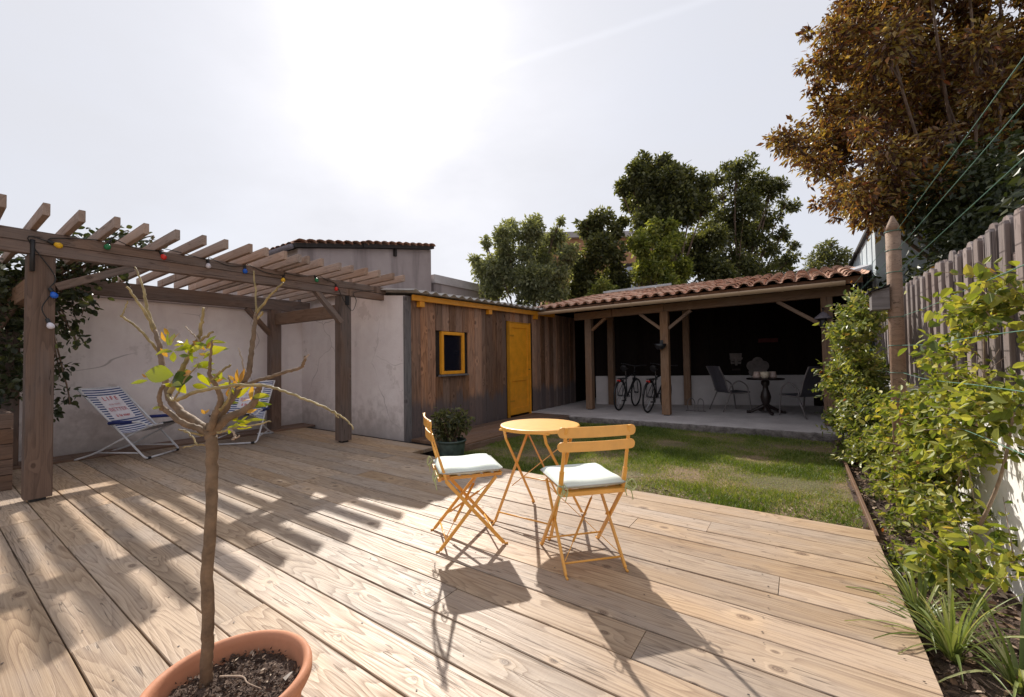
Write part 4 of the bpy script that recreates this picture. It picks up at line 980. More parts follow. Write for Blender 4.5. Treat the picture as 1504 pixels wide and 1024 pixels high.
# roof deck, fascia, gutter
ra, rb_ = -5.18, .84; RS = .205
def rfz(x, y): return gt(x)+.165+(y-8.3)*RS
def slabroof(x0, x1, y0, y1, o0, o1): return MB().hexa([(x0, y0, rfz(x0, y0)+o0), (x1, y0, rfz(x1, y0)+o0), (x1, y1, rfz(x1, y1)+o0), (x0, y1, rfz(x0, y1)+o0), (x0, y0, rfz(x0, y0)+o1), (x1, y0, rfz(x1, y0)+o1), (x1, y1, rfz(x1, y1)+o1), (x0, y1, rfz(x0, y1)+o1)])
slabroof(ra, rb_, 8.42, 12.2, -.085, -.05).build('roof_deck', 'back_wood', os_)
mb = MB()
for i in range(12):
    x = ra+.15+.5*i; board('rafter', (x, 8.36, rfz(x, 8.36)-.135), (x, 12.1, rfz(x, 12.1)-.135), .06, .09, 'post_wood', os_)
board('fascia', (ra, 8.39, gt(ra)+.075), (rb_, 8.39, gt(rb_)+.075), .03, .11, 'cladding_wood', os_, ch=.002)
gut = MB(); prg = []
nn = 10; xa, xb = -5.0, .62
for x in (xa, xb):
    for i in range(nn+1):
        a = math.pi+math.pi*i/nn; prg.append(Vector((x, 8.30+.068*math.cos(a), gt(x)+.055+.068*math.sin(a))))
    for i in range(nn+1):
        a = 2*math.pi-math.pi*i/nn; prg.append(Vector((x, 8.30+.062*math.cos(a), gt(x)+.057+.062*math.sin(a))))
gut.v = prg; m_ = 2*(nn+1)
for i in range(m_): gut.face(i, (i+1) % m_, m_+(i+1) % m_, m_+i)
gu = gut.build('gutter', 'gutter', os_, smooth=True)
for i in range(9):
    x = -4.7+.64*i; mb = MB()
    for xx in (x, x+.03):
        for j in range(nn+1):
            a = math.pi+math.pi*j/nn; mb.v.append(Vector((xx, 8.30+.072*math.cos(a), gt(x)+.055+.072*math.sin(a))))
    for j in range(nn): mb.face(j, j+1, nn+2+j, nn+1+j)
    mb.build('bracket', 'gutter', gu, smooth=True)
# tiles: one half-round cover per course
cols = 28; rows = 10; pitch = (rb_-ra)/cols; cl_ = .37
tm = MB()
for s in range(2):
    for i in range(7):
        a = math.pi*i/6; rr_ = (.088 if s == 0 else .070); tm.v.append(Vector((rr_*math.cos(a), s*.43, (.062 if s == 0 else .05)*math.sin(a))))
    for i in range(7):
        a = math.pi*i/6; rr_ = (.076 if s == 0 else .058); tm.v.append(Vector((rr_*math.cos(a), s*.43, (.050 if s == 0 else .038)*math.sin(a))))
for i in range(6): tm.face(i, i+1, 15+i, 14+i); tm.face(7+i, 21+i, 22+i, 8+i); tm.face(i, 7+i, 8+i, i+1)
tme = bpy.data.meshes.new('tile'); tme.from_pydata(tm.v, [], tm.f); mats(tme, 'roof_tile')
for p in tme.polygons: p.use_smooth = True
for r_ in range(rows):
    for c_ in range(cols):
        x = ra+pitch*(c_+.5)+random.uniform(-.008, .008); y = 8.285+cl_*r_+random.uniform(-.012, .012)
        wm = Matrix.Translation((x, y, rfz(x, y)-.028+.008*random.random())) @ Matrix.Rotation(math.atan(RS)-.02+random.uniform(-.015, .015), 4, 'X') @ Matrix.Rotation(random.uniform(-.03, .03), 4, 'Z')
        put('tile', tme, os_, wm)
# channels between the covers, joined
V = []; F = []
for c_ in range(cols+1):
    x = ra+pitch*c_
    for r_ in range(rows):
        y = 8.26+cl_*r_; k = len(V)
        for s in range(2):
            for i in range(5):
                a = math.pi+math.pi*i/4; yy = y+s*.42; V.append((x+.075*math.cos(a)-os_.location.x, yy-os_.location.y, rfz(x, yy)+.012-.01*s+.045*math.sin(a)-os_.location.z))
        for i in range(4): F.append((k+i, k+5+i, k+6+i, k+1+i))
tag(put('channel_tiles', np_mesh('channel_tiles', V, F, 'roof_tile', smooth=True), os_, WM[os_.name]), kind='stuff')
slabroof(ra+.3, -2.9, 12.0, 12.12, .03, .085).build('ridge_flashing', 'flashing', os_)
# black lamp on the middle post, brown lantern on the far one
hb = empty('hanging_pot', (-2.30, 8.76, 1.45), 'black wall planter hanging on the middle post of the open shed', 'planter')
MB().lathe([(.0, -.09), (.05, -.085), (.10, -.04), (.12, .03), (.115, .03), (.09, -.02), (0, -.03)], 20, (-2.33, 8.685, 1.45)).build('bowl', 'black_plastic', hb, smooth=True)
MB().box((-2.36, 8.785, 1.40), (-2.30, 8.797, 1.56)).build('hanger', 'black_metal', hb)
wl = empty('wall_lantern', (.36, 8.70, 1.85), 'brown conical metal lantern on the post beside the jasmine', 'lantern')
MB().lathe([(.0, .12), (.02, .115), (.12, .02), (.125, .0), (.115, .0), (0, .09)], 20, (.34, 8.55, 1.80)).build('shade', 'zinc_box', wl, smooth=True)
MB().lathe([(.045, -.14), (.05, -.13), (.05, .0), (.04, .02)], 16, (.34, 8.55, 1.80), capb=True).build('body', 'black_metal', wl, smooth=True)
MB().tube([(.34, 8.55, 1.93), (.34, 8.60, 1.98), (.36, 8.72, 1.98)], .01, 8).build('arm', 'black_metal', wl, smooth=True)

# ------------------------------------------------------------------ bicycles
def ring(c, r, tr, n=36, k=8, ax=Y3):
    mb = MB(); c = Vector(c)
    mb.v = []
    for i in range(n):
        a = 2*math.pi*i/n; d = Vector((math.cos(a), 0, math.sin(a)))
        for j in range(k):
            b_ = 2*math.pi*j/k; mb.v.append(c+d*(r+tr*math.cos(b_))+Y3*tr*math.sin(b_))
    for i in range(n):
        for j in range(k): mb.face(i*k+j, i*k+(j+1) % k, ((i+1) % n)*k+(j+1) % k, ((i+1) % n)*k+j)
    return mb
def make_bike(label):
    t = empty('bicycle', (0, 0, 0), label, 'bicycle', 'bicycles parked in the open shed'); r = .325
    for x in (-.52, .52):
        wh = ring((x, 0, r+.02), r-.012, .005, k=6).build('wheel', 'black_metal', t, smooth=True)
        ring((x, 0, r+.02), r, .02).build('tyre', 'rubber', wh, smooth=True)
        mb = MB()
        for i in range(16):
            a = 2*math.pi*i/16; mb.tube([(x, .02*(-1)**i, r+.02), (x+(r-.01)*math.cos(a), 0, r+.02+(r-.01)*math.sin(a))], .0014, 4, False)
        mb.build('spokes', 'grey_frame', wh); MB().tube([(x, -.05, r+.02), (x, .05, r+.02)], .018, 8).build('hub', 'black_metal', wh)
    bb, st_, ht, hb_, ra_, fa = Vector((-.08, 0, .29)), Vector((-.22, 0, .80)), Vector((.34, 0, .84)), Vector((.37, 0, .72)), Vector((-.52, 0, .345)), Vector((.52, 0, .345))
    mb = MB(); mb.tube([bb, st_], .016).tube([st_-Vector((-.01, 0, .06)), ht], .018).tube([bb, hb_], .02).tube([ht+Vector((-.01, 0, .04)), hb_], .02)
    for s in (1, -1): mb.tube([bb+Y3*.03*s, ra_+Y3*.05*s], .010).tube([st_-Vector((0, -.02*s, .07)), ra_+Y3*.05*s], .008)
    mb.build('frame', 'black_metal', t, smooth=True)
    mb = MB()
    for s in (1, -1): mb.tube([hb_+Vector((.0, .05*s, -.02)), fa+Y3*.05*s], .012)
    mb.tube([hb_+Vector((0, -.05, -.02)), hb_+Vector((0, .05, -.02))], .016).build('fork', 'black_metal', t, smooth=True)
    MB().tube([ht, ht+Vector((-.03, 0, .16))], .014).tube(spline([ht+Vector((-.10, -.31, .20)), ht+Vector((-.02, -.2, .19)), ht+Vector((-.0, 0, .16)), ht+Vector((-.02, .2, .19)), ht+Vector((-.10, .31, .20))], 5), .012).build('handlebar', 'black_metal', t, smooth=True)
    MB().tube([st_, st_+Vector((-.04, 0, .13))], .013).build('seat_post', 'grey_frame', t, smooth=True)
    MB().tube(spline([st_+Vector((-.18, 0, .15)), st_+Vector((-.14, 0, .16)), st_+Vector((-.03, 0, .15)), st_+Vector((.10, 0, .145))], 5), [.04, .06, .075, .08, .078, .072, .065, .055, .045, .038, .032, .028, .024, .02, .017, .014], 10).build('saddle', 'black_plastic', t, smooth=True)
    MB().tube(spline([(-.86, 0, .40), (-.76, 0, .60), (-.52, 0, .70), (-.32, 0, .62)], 5), .022, 6).build('mudguard', 'black_plastic', t, smooth=True)
    MB().box((-.60, -.06, .72), (-.22, .06, .735)).bar((-.52, .06, .345), (-.52, .06, .72), .01, .01, X3).bar((-.52, -.06, .345), (-.52, -.06, .72), .01, .01, X3).build('luggage_rack', 'black_metal', t)
    MB().box((-.645, -.04, .665), (-.615, .04, .705)).build('rear_light', 'red_plastic', t, bevel=.006)
    ring((-.08, .04, .29), .09, .006, 24, 6).bar((-.08, .06, .29), (.03, .06, .17), .014, .02, Y3).bar((-.08, -.06, .29), (-.19, -.06, .41), .014, .02, Y3).build('crankset', 'black_metal', t, smooth=True)
    for s, q in ((1, (.03, .17)), (-1, (-.19, .41))): MB().box((q[0]-.045, s*.07, q[1]-.012), (q[0]+.045, s*.15, q[1]+.012)).build('pedal', 'black_plastic', t)
    MB().tube([(-.2, .05, .33), (-.24, .16, .005)], .008).build('kickstand', 'aluminium', t, smooth=True)
    return t
k1 = make_bike('black bicycle in the open shed standing nearer the plank wall')
k2 = copy_tree(k1, Matrix.Translation((-2.68, 9.60, SZ)) @ Matrix.Rotation(R(85), 4, 'Z') @ Matrix.Rotation(R(5), 4, 'X')); k2['label'] = 'black bicycle with red rear light right beside the middle post of the open shed'
wm = Matrix.Translation((-3.38, 9.68, SZ)) @ Matrix.Rotation(R(88), 4, 'Z') @ Matrix.Rotation(R(4), 4, 'X'); k1.matrix_basis = wm; WM[k1.name] = wm

# bicycle stand loop
bs = tag(MB().tube(spline([(-2.05, 9.75, SZ), (-2.05, 9.75, .22), (-1.98, 9.75, .30), (-1.91, 9.75, .22), (-1.91, 9.75, SZ)], 5), .010, 8).tube(spline([(-1.85, 9.80, SZ), (-1.85, 9.80, .22), (-1.80, 9.80, .29), (-1.74, 9.80, .22), (-1.74, 9.80, SZ)], 5), .010, 8).tube([(-2.1, 9.77, SZ+.012), (-1.70, 9.80, SZ+.012)], .012, 6).build('bicycle_stand', 'grey_frame', smooth=True), 'low bent metal bicycle stand on the slab behind the middle post', 'bicycle stand')

# ------------------------------------------------------------------ shed furniture
def make_sling_chair(label):
    t = empty('garden_armchair', (0, 0, 0), label, 'armchair', 'grey mesh garden armchairs in the open shed')
    for s in (1, -1):
        y = s*.28
        MB().tube(spline([(.26, y, .0), (.22, y, .35), (.17, y, .56), (.0, y, .66), (-.17, y, .56), (-.22, y, .42)], 6), .015, 8).build('leg', 'grey_frame', t, smooth=True)
        MB().tube([(-.16, y*.95, .44), (-.36, y*.98, .0)], .015, 8).build('leg', 'grey_frame', t, smooth=True)
        MB().tube(spline([(.26, y*.9, .42), (.0, y*.9, .40), (-.2, y*.9, .43), (-.30, y*.9, .72), (-.42, y*.9, .98)], 6), .015, 8).build('side_rail', 'grey_frame', t, smooth=True)
    pts = spline([(.27, 0, .43), (.0, 0, .40), (-.19, 0, .43), (-.29, 0, .72), (-.415, 0, .99)], 6); mb = MB()
    for p in pts: mb.v += [p+Y3*-.245, p+Y3*.245]
    for i in range(len(pts)-1): mb.face(2*i, 2*i+1, 2*i+3, 2*i+2)
    k = len(mb.v)
    for p in pts: mb.v += [p+Vector((-.01, -.245, -.006)), p+Vector((-.01, .245, -.006))]
    for i in range(len(pts)-1): mb.face(k+2*i, k+2*i+2, k+2*i+3, k+2*i+1)
    mb.build('sling', 'grey_mesh', t, smooth=True)
    return t
a1 = make_sling_chair('grey mesh garden armchair between the bicycles and pedestal table')
a2 = copy_tree(a1, Matrix.Translation((.02, 9.95, SZ)) @ Matrix.Rotation(R(135), 4, 'Z')); a2['label'] = 'grey mesh garden armchair between the pedestal table and the jasmine side'
place(a1, -1.26, 10.35, R(38), SZ)
pd = empty('pedestal_table', (-.60, 10.12, SZ), 'dark turned wooden pedestal table in the open shed', 'table'); pc = Vector((-.60, 10.12, SZ))
MB().lathe([(.001, .70), (.34, .70), (.35, .715), (.34, .73), (.001, .73)], 40, pc).build('table_top', 'dark_table', pd)
MB().lathe([(.07, .05), (.06, .12), (.055, .18), (.085, .26), (.10, .34), (.08, .43), (.055, .50), (.05, .56), (.075, .60), (.08, .66), (.05, .70)], 24, pc).build('column', 'dark_table', pd, smooth=True)
for i in range(4):
    a = R(20+90*i); d = Vector((math.cos(a), math.sin(a), 0)); MB().tube(spline([pc+d*.04+Z3*.16, pc+d*.15+Z3*.10, pc+d*.30+Z3*.03, pc+d*.36+Z3*.035], 5), [.04, .04, .04, .038, .036, .034, .032, .03, .03, .028, .028, .028, .03, .032, .034, .034], 8).build('foot', 'dark_table', pd, smooth=True)
for (dx, dy), m_, lab in (((-.15, -.02), 'ceramic_pink', 'pinkish cup on the pedestal table, straight sided'), ((.0, -.09), 'ceramic_cream', 'cream rounded bowl on the pedestal table between the two cups'), ((.13, .06), 'ceramic_pink', 'dull pink cup half behind the cream bowl on the pedestal table')):
    c = pc+Vector((dx, dy, .731)); rb2 = (.045, .085) if m_ == 'ceramic_cream' else (.055, .065)
    o = MB().lathe([(.0, .0), (rb2[0], .0), (rb2[0]+.025, .03), (rb2[1], .08), (rb2[1]-.004, .135), (rb2[1]-.012, .135), (rb2[0], .02), (0, .02)], 24, c).build('cup' if 'cup' in lab else 'bowl', m_, smooth=True); tag(o, lab, 'cup' if 'cup' in lab else 'bowl')
# carved head and round plaque on the ledge, reddish sign on the wall
def onwall(x, y, off):   # point of the picture on the back wall, pulled forward
    d = ray(x, y); t = ((BA-CP)+bn_*off).dot(bn_)/d.dot(bn_); return CP+d*t
q = onwall(1080, 552, -.12); q.z = .736
tk = empty('carved_head', q, 'carved stone mask head standing on the white ledge in the shed', 'sculpture')
wmk = Matrix.Translation(q) @ Matrix.Rotation(math.atan2(bd.y, bd.x), 4, 'Z'); WM['tmp'] = wmk
def loc(mb):
    for v_ in mb.v: v_.xyz = wmk @ v_
    return mb
loc(MB().hexa([(-.11, -.07, 0), (.11, -.07, 0), (.10, .07, 0), (-.10, .07, 0), (-.16, -.08, .56), (.16, -.08, .56), (.14, .07, .56), (-.14, .07, .56)])).build('block', 'tiki_stone', tk, bevel=.02)
loc(MB().bar((-.14, -.09, .41), (.0, -.10, .44), .05, .05).bar((0, -.10, .44), (.14, -.09, .41), .05, .05)).build('brow', 'tiki_stone', tk)
loc(MB().bar((0, -.10, .24), (0, -.09, .42), .06, .06, Y3)).build('nose', 'tiki_stone', tk, bevel=.01)
loc(MB().bar((-.09, -.085, .14), (.09, -.085, .14), .05, .045)).build('mouth', 'dark_table', tk)
for s in (1, -1): loc(MB().lathe([(.0, .0), (.035, .0), (.03, .02), (0, .02)], 12, (s*.075, -.09, .33))).build('eye', 'dark_table', tk)
q = onwall(1113, 540, .02); rp = empty('round_plaque', q, 'round grey petalled plaque on the shed wall behind the table', 'plaque')
for i in range(5):
    a = 2*math.pi*i/5+.3; c = q+bd*(.13*math.cos(a))+Z3*(.13*math.sin(a)); mb = MB(); nn = 16
    mb.v = [c+bn_*.03]+[c+bd*(.13*math.cos(2*math.pi*j/nn))+Z3*(.13*math.sin(2*math.pi*j/nn)) for j in range(nn)]
    for j in range(nn): mb.face(0, 1+j, 1+(j+1) % nn)
    mb.build('petal', 'tiki_stone', rp, smooth=True)
q = onwall(1128, 500, .015)
tag(MB().bar(q-bd*.22, q+bd*.22, .02, .10).build('wall_sign', 'sign_red', bevel=.004), 'faded red wooden sign on the dark back wall of the shed', 'sign')

# ------------------------------------------------------------------ right boundary: white wall, fence, post, wires
ww = tag(MB().box((.90, -2.0, -.25), (1.06, 8.3, .86)).build('boundary_wall', 'white_plaster'), 'low white rendered wall under the plank fence', 'wall')
MB().box((.885, -2.0, .863), (1.075, 8.3, .885)).build('coping', 'concrete', ww)
fn = empty('plank_fence', (.95, 3., .86), 'grey weathered overlapping plank fence on the white wall', 'fence')
y = -.6; i = 0
while y < 8.2:
    h = 1.965+random.uniform(-.02, .02)
    board('fence_board', (.985, y, .80), (.985, y, h), .135, .02, 'fence_wood', fn, upv=-X3, ch=.003, shape='dome')
    board('fence_board', (.945, y+.115, .80), (.945, y+.115, h-.05+random.uniform(-.015, .015)), .085, .024, 'fence_wood', fn, upv=-X3, ch=.004, shape='point')
    y += .205; i += 1
for z in (1.05, 1.7): board('fence_rail', (.965, -.7, z), (.965, 8.25, z), .016, .07, 'fence_wood', fn)
tp = empty('trellis_post', (.655, 4.55, LZ), 'tall round pointed timber post in the bed, carrying green wires', 'post')
MB().tube([(.655, 4.55, LZ), (.655, 4.55, 1.5), (.655, 4.55, 2.2)], [.05, .049, .048], 16).tube([(.655, 4.55, 2.2), (.655, 4.55, 2.25), (.655, 4.55, 2.33)], [.0479, .04, .008], 16).build('pole', 'post_wood', tp, smooth=True)
for k_, z in enumerate((2.20, 2.045, 1.865, 1.50, 1.27, 1.05, .82)):
    pts = [(.675, 4.49, z), (.66, 3.6, z-.012), (.655, 2.6, z-.008+.003*k_), (.65, 1.2, z+.01), (.65, -.4, z)]
    MB().tube(spline(pts, 5), .0021, 6).build('wire', 'wire_green', tp, smooth=True)
    MB().tube(spline([(.675, 4.61, z), (.67, 5.8, z-.02), (.66, 7.6, z-.01)], 5), .0021, 6).build('wire', 'wire_green', tp, smooth=True)
    c = Vector((.655, 4.55, z)); MB().tube([c+Vector((math.cos(a*.7854), math.sin(a*.7854), 0))*.053 for a in range(9)], .003, 5, False).build('wire_loop', 'wire_green', tp, smooth=True)
bx = empty('nest_box', (.54, 4.55, 1.6), 'small grey wooden nest box fixed to the tall pointed post', 'nest box')
q = onX(1293, 430, .56); qy = q.y; qz = q.z
def nb(x0, x1, y0, y1, z0, z1, s=0.): return MB().hexa([(x0, y0, z0), (x1, y0, z0), (x1, y1, z0), (x0, y1, z0), (x0, y0, z1-s), (x1, y0, z1), (x1, y1, z1), (x0, y1, z1-s)])
nb(.50, .612, 4.48, 4.62, 1.565, 1.745, .03).build('box', 'corner_wood', bx, bevel=.003)
nb(.475, .614, 4.455, 4.645, 1.75, 1.765, .032).build('lid', 'dark_trim', bx)
bh = bx.children[1]
for v_ in bh.data.vertices:
    if v_.co.x < .54-.54-.02: v_.co.z -= .03

# ------------------------------------------------------------------ climbers on the wires
def vine(name, boxes, m, size, wd, n, label, stems, cat, group=None, rp=1., droop=.35):
    root = empty(name, stems[0][0], label, cat, group); mb = MB()
    for st_ in stems:
        k = len(st_); MB().tube(spline(st_, 5), [.011*(1-.7*i/((k-1)*5)) for i in range((k-1)*5+1)], 6).build('stem', 'pale_bark', root, smooth=True)
    Ps, Ds = [], []
    tot = sum(b_[2] for b_ in boxes)
    for c, r3, wt in boxes:
        ns = max(3, int(n*wt/tot/9))
        for s in range(ns):   # sprigs: short shoots with opposite leaves
            u = rng.normal(size=3)*.42; st0 = np.array(c)+u*np.array(r3); dr = unit(np.array([[rng.normal()*.6-.45, rng.normal()*.6, rng.normal()*.5+.35]]))[0]; ln = rng.uniform(.09, .30)
            if s % 3 == 0: mb.tube([Vector(st0), Vector(st0+dr*ln*.5+np.array([0, 0, .01])), Vector(st0+dr*ln)], [.003, .0022, .0012], 4)
            for j in range(9):
                t = (j//2+.6)/5; side = unit(np.cross(dr, rng.normal(size=3))[None])[0]
                Ps.append(st0+dr*ln*t); Ds.append(unit((side*.9+dr*.55-np.array([0, 0, droop]))[None])[0])
    tag(mb.build('twigs', 'pale_bark', root, smooth=True), kind='stuff')
    P, D = np.array(Ps), np.array(Ds); ok = (P[:, 0] < .885) & (P[:, 2] > LZ+.02); P, D = P[ok], D[ok]
    foliage('foliage', P, D, m, size, wd, root, six=True, sv=.36, upb=.7, rnd=rng.random(len(P))**rp, curl=.18)
    return root
def vb(x, y, X, ry_, rz_, wt): p = onX(x, y, X); return ((p.x, p.y, p.z), (.10, ry_, rz_), wt)
def vs_(pts): return [onX(x, y, X) for x, y, X in pts]
vine('climbing_shrub', [vb(1375, 610, .76, .26, .10, 2.4), vb(1335, 655, .74, .34, .15, 4.2), vb(1395, 655, .76, .22, .12, 3.2), vb(1420, 575, .78, .16, .08, 1.1), vb(1375, 705, .74, .24, .11, 3.2), vb(1440, 480, .80, .14, .07, .55), vb(1490, 450, .76, .10, .09, .9), vb(1455, 610, .76, .12, .10, 1.0), vb(1320, 700, .72, .3, .12, 2.),
  vb(1400, 760, .72, .16, .07, .9), vb(1440, 665, .74, .12, .06, .7), vb(1490, 600, .74, .09, .08, .6), vb(1425, 835, .62, .14, .05, .9), vb(1490, 830, .78, .06, .04, .25), vb(1330, 610, .76, .3, .14, 1.8), vb(1400, 520, .8, .2, .07, .5), vb(1350, 745, .68, .24, .06, .9)], 'vine_leaf', .044, .56, 9800,
  'broad-leaved yellow-green climber trained on wires against the white wall', [vs_([(1420, 800, .8), (1400, 740, .8), (1440, 600, .82), (1445, 480, .84)]), vs_([(1418, 800, .8), (1380, 700, .78), (1350, 600, .8)]), vs_([(1425, 800, .8), (1470, 700, .8), (1495, 560, .82)])], 'climber', rp=.8)
vine('jasmine', [vb(1275, 470, .60, .45, .20, 2.6), vb(1262, 540, .58, .55, .28, 4), vb(1270, 610, .58, .5, .25, 3.6), vb(1250, 500, .45, .4, .2, 1.2), vb(1285, 660, .62, .4, .14, 1.8), vb(1235, 560, .42, .35, .2, 1.2), vb(1245, 620, .48, .4, .2, 1.5), vb(1262, 670, .55, .4, .10, 1.2), vb(1288, 580, .7, .4, .3, 2)], 'jasmine_leaf', .05, .47, 17000,
  'tall small-leaved jasmine column with fresh pale tips beside the open shed', [vs_([(1282, 700, .66), (1275, 600, .64), (1270, 480, .62), (1265, 425, .6)]), vs_([(1270, 700, .6), (1260, 600, .55), (1255, 500, .5)])], 'climber', droop=.3)

# strap-leaved clumps and low weeds in the bed
def strap(c, n, Lm, label, group=None):
    root = empty('strap_leaf_plant', c, label, 'plant', group); V = []; F = []; r = []
    for i in range(n):
        a = random.uniform(0, 6.283); d = Vector((math.cos(a), math.sin(a), 0)); s = Z3.cross(d); L_ = Lm*random.uniform(.6, 1.15); wd = random.uniform(.005, .0085); k = len(V); lean = random.uniform(.25, 1.1); ns = 7; v0 = random.random()
        for j in range(ns+1):
            t = j/ns; p = d*(L_*lean*.75*t**1.4)+Z3*(L_*(t*(1.1-.35*lean)-.55*lean*t*t))+d*.015
            w2 = wd*(1-.85*t**2.5); V += [p+s*w2+Z3*.002, p-Z3*.001, p-s*w2+Z3*.002]; r += [v0]*3
        for j in range(ns): q = k+3*j; F += [(q, q+1, q+4, q+3), (q+1, q+2, q+5, q+4)]
    put('blades', np_mesh('blades', [tuple(v_) for v_ in V], F, 'strap_leaf', r, True), root, WM[root.name])
strap((.45, 2.80, LZ), 40, .42, 'upright clump of pale strap leaves at the deck edge')
strap((.50, 2.52, LZ), 60, .50, 'arching clump of long strap leaves beside the deck edge, sprawling')
strap((.66, 2.42, LZ), 46, .48, 'large sprawling clump of strap leaves against the white wall foot')
for i, (x, y, s_, lab) in enumerate(((.60, 4.0, .10, 'small low green weed clump in the bed beneath the climber'), (.50, 3.45, .08, 'tiny leafy weed at the deck edge beside strap leaves'), (.62, 3.2, .12, 'low leafy creeping plant between strap leaves and white wall'), (.52, 4.9, .07, 'sparse pale-leaved seedling beside the lawn corner of the bed'))):
    c = Vector((x, y, LZ+.05)); tree('weed', (x, y, LZ), [(c+Vector((random.uniform(-1, 1)*s_, random.uniform(-1.6, 1.6)*s_, random.uniform(.2, .7)*s_)), s_*.7) for _ in range(5)], 'jasmine_leaf', .032, .5, 9000, lab, .004, 'plant', six=True, fork=.2, bark='pale_bark')

# ------------------------------------------------------------------ ivy on the left
def pc_(x, y, d, rpx): return (at(x, y, d), rpx*d/FPX)
iv = empty('ivy', (-7.6, .4, 0), 'dark glossy ivy climbing the wall and pergola above the planter box', 'climber')
cl = []
for x, y, r_ in ((-20, 440, 60), (20, 420, 55), (10, 500, 50), (-30, 540, 60), (30, 560, 38), (90, 400, 40), (130, 380, 32), (160, 372, 24), (185, 375, 20), (105, 425, 32), (60, 470, 30), (95, 470, 22), (85, 540, 18), (100, 580, 15), (75, 600, 16), (110, 500, 16), (200, 362, 14), (150, 352, 18), (180, 345, 15), (215, 352, 12), (120, 358, 18), (228, 372, 9), (60, 390, 40), (120, 445, 22), (165, 400, 18), (185, 350, 12)):
    cl.append(pc_(x, y, 4.75 if x < 60 else 5.0, r_))
P, D = clump_leaves(cl, 2100, .06, droop=.5); ok = P[:, 0] > -8.08; foliage('foliage', P[ok], D[ok], 'ivy_leaf', .065, .7, iv, six=True, upb=.8)
mb = MB()
for c, r_ in cl[5:]: mb.tube(spline([at(60, 420, 5.0), Vector(c)+Vector((0, 0, r_*.3)), Vector(c)-Vector((0, 0, r_*.9))], 4), [.012-.001*i for i in range(9)], 5)
mb.tube(spline([(-7.6, .3, .3), (-7.4, .4, 1.2), at(40, 430, 4.9)], 5), .025, 6); mb.build('stem', 'bark', iv, smooth=True)
pl = empty('planter_box', (-6.6, .1, 0), 'dark horizontal-slat wooden planter box behind the front pergola post', 'planter')
for i in range(5):
    z = .075+.15*i; board('slat', (-6.38, -1.0, z), (-6.38, .58, z), .143, .03, 'dark_deck_wood', pl, upv=X3); board('slat', (-7.2, .565, z), (-6.398, .565, z), .143, .03, 'dark_deck_wood', pl, upv=Y3)
MB().box((-7.25, -1.0, .62), (-6.4, .545, .70)).build('planting_soil', 'soil', pl)

# ------------------------------------------------------------------ trees and buildings behind
def cl_(L_, d, jit=.6): return [(Vector(at(x, y, d+random.uniform(-jit, jit))), r_*d/FPX) for x, y, r_ in L_]
def gnd(x, d): p = at(x, 520, d); return (p.x, p.y, -.24)
tree('grey_green_bush', gnd(770, 13), cl_([(730, 385, 34), (765, 362, 34), (800, 372, 34), (760, 412, 42), (818, 402, 30), (708, 402, 24), (780, 345, 20), (740, 350, 18), (815, 345, 12), (822, 325, 7), (784, 330, 12), (700, 385, 12), (835, 380, 20), (720, 425, 25), (800, 425, 30), (712, 358, 10), (750, 330, 8)], 13), 'grey_leaf', .11, .42, 6000, 'grey-green rounded shrub rising behind the corrugated shed roof', .09, sub_=7)
tree('evergreen_tree', gnd(880, 15), cl_([(882, 325, 22), (870, 352, 26), (905, 345, 18), (880, 380, 32), (850, 400, 28), (905, 400, 22), (860, 335, 14), (918, 325, 10), (850, 430, 30), (890, 425, 30)], 15), 'dark_leaf', .14, .5, 4000, 'small dark evergreen between the grey-green shrub and the tall tree', .12, sub_=7)
tree('tall_tree', gnd(985, 16.5), cl_([(958, 252, 24), (995, 250, 24), (975, 238, 14), (930, 268, 22), (912, 278, 10), (1020, 275, 24), (970, 285, 34), (1010, 310, 34), (940, 300, 24), (985, 335, 36), (1030, 350, 34), (950, 330, 24), (1035, 300, 18), (1000, 385, 40), (1040, 395, 36), (945, 400, 30), (1060, 410, 26)], 16.5), 'dark_leaf', .145, .5, 4000, 'tall dark domed tree standing highest behind the tiled roof', .2, sub_=7)
tree('spreading_tree', gnd(1085, 17.5), cl_([(1080, 252, 22), (1060, 275, 24), (1105, 275, 26), (1135, 278, 20), (1155, 300, 16), (1095, 305, 28), (1065, 325, 30), (1125, 315, 26), (1100, 345, 30), (1075, 375, 32), (1125, 365, 20), (1148, 345, 14), (1160, 382, 12), (1140, 400, 22), (1100, 400, 32), (1165, 360, 8), (1068, 245, 10)], 17.5), 'dark_leaf', .14, .5, 2600, 'open dark tree with gappy branches beside the tall domed tree', .18, sub_=7)
tree('bright_shrub', gnd(965, 14.2), cl_([(958, 345, 20), (945, 368, 22), (975, 375, 24), (930, 355, 12), (990, 355, 14), (965, 405, 26), (1000, 395, 20), (985, 335, 10), (945, 400, 16)], 14.2, .3), 'bright_leaf', .135, .5, 4600, 'lighter yellow-green laurel in front of the tall domed tree', .09, sub_=7)
tree('small_bright_bush', gnd(885, 13), cl_([(884, 418, 9), (895, 425, 9), (876, 424, 7), (905, 432, 6), (888, 430, 9), (868, 434, 6)], 13, .15), 'bright_leaf', .10, .5, 7000, 'small bright green bush just above the tiled roof', .03, 'bush')
tree('distant_conifer', gnd(1218, 27), cl_([(1215, 365, 12), (1200, 378, 13), (1230, 376, 13), (1212, 390, 16), (1238, 388, 12), (1192, 392, 10), (1245, 372, 6), (1222, 358, 5)], 27), 'dark_leaf', .22, .35, 1500, 'distant dark pine beyond the right end of the tiled roof', .15)

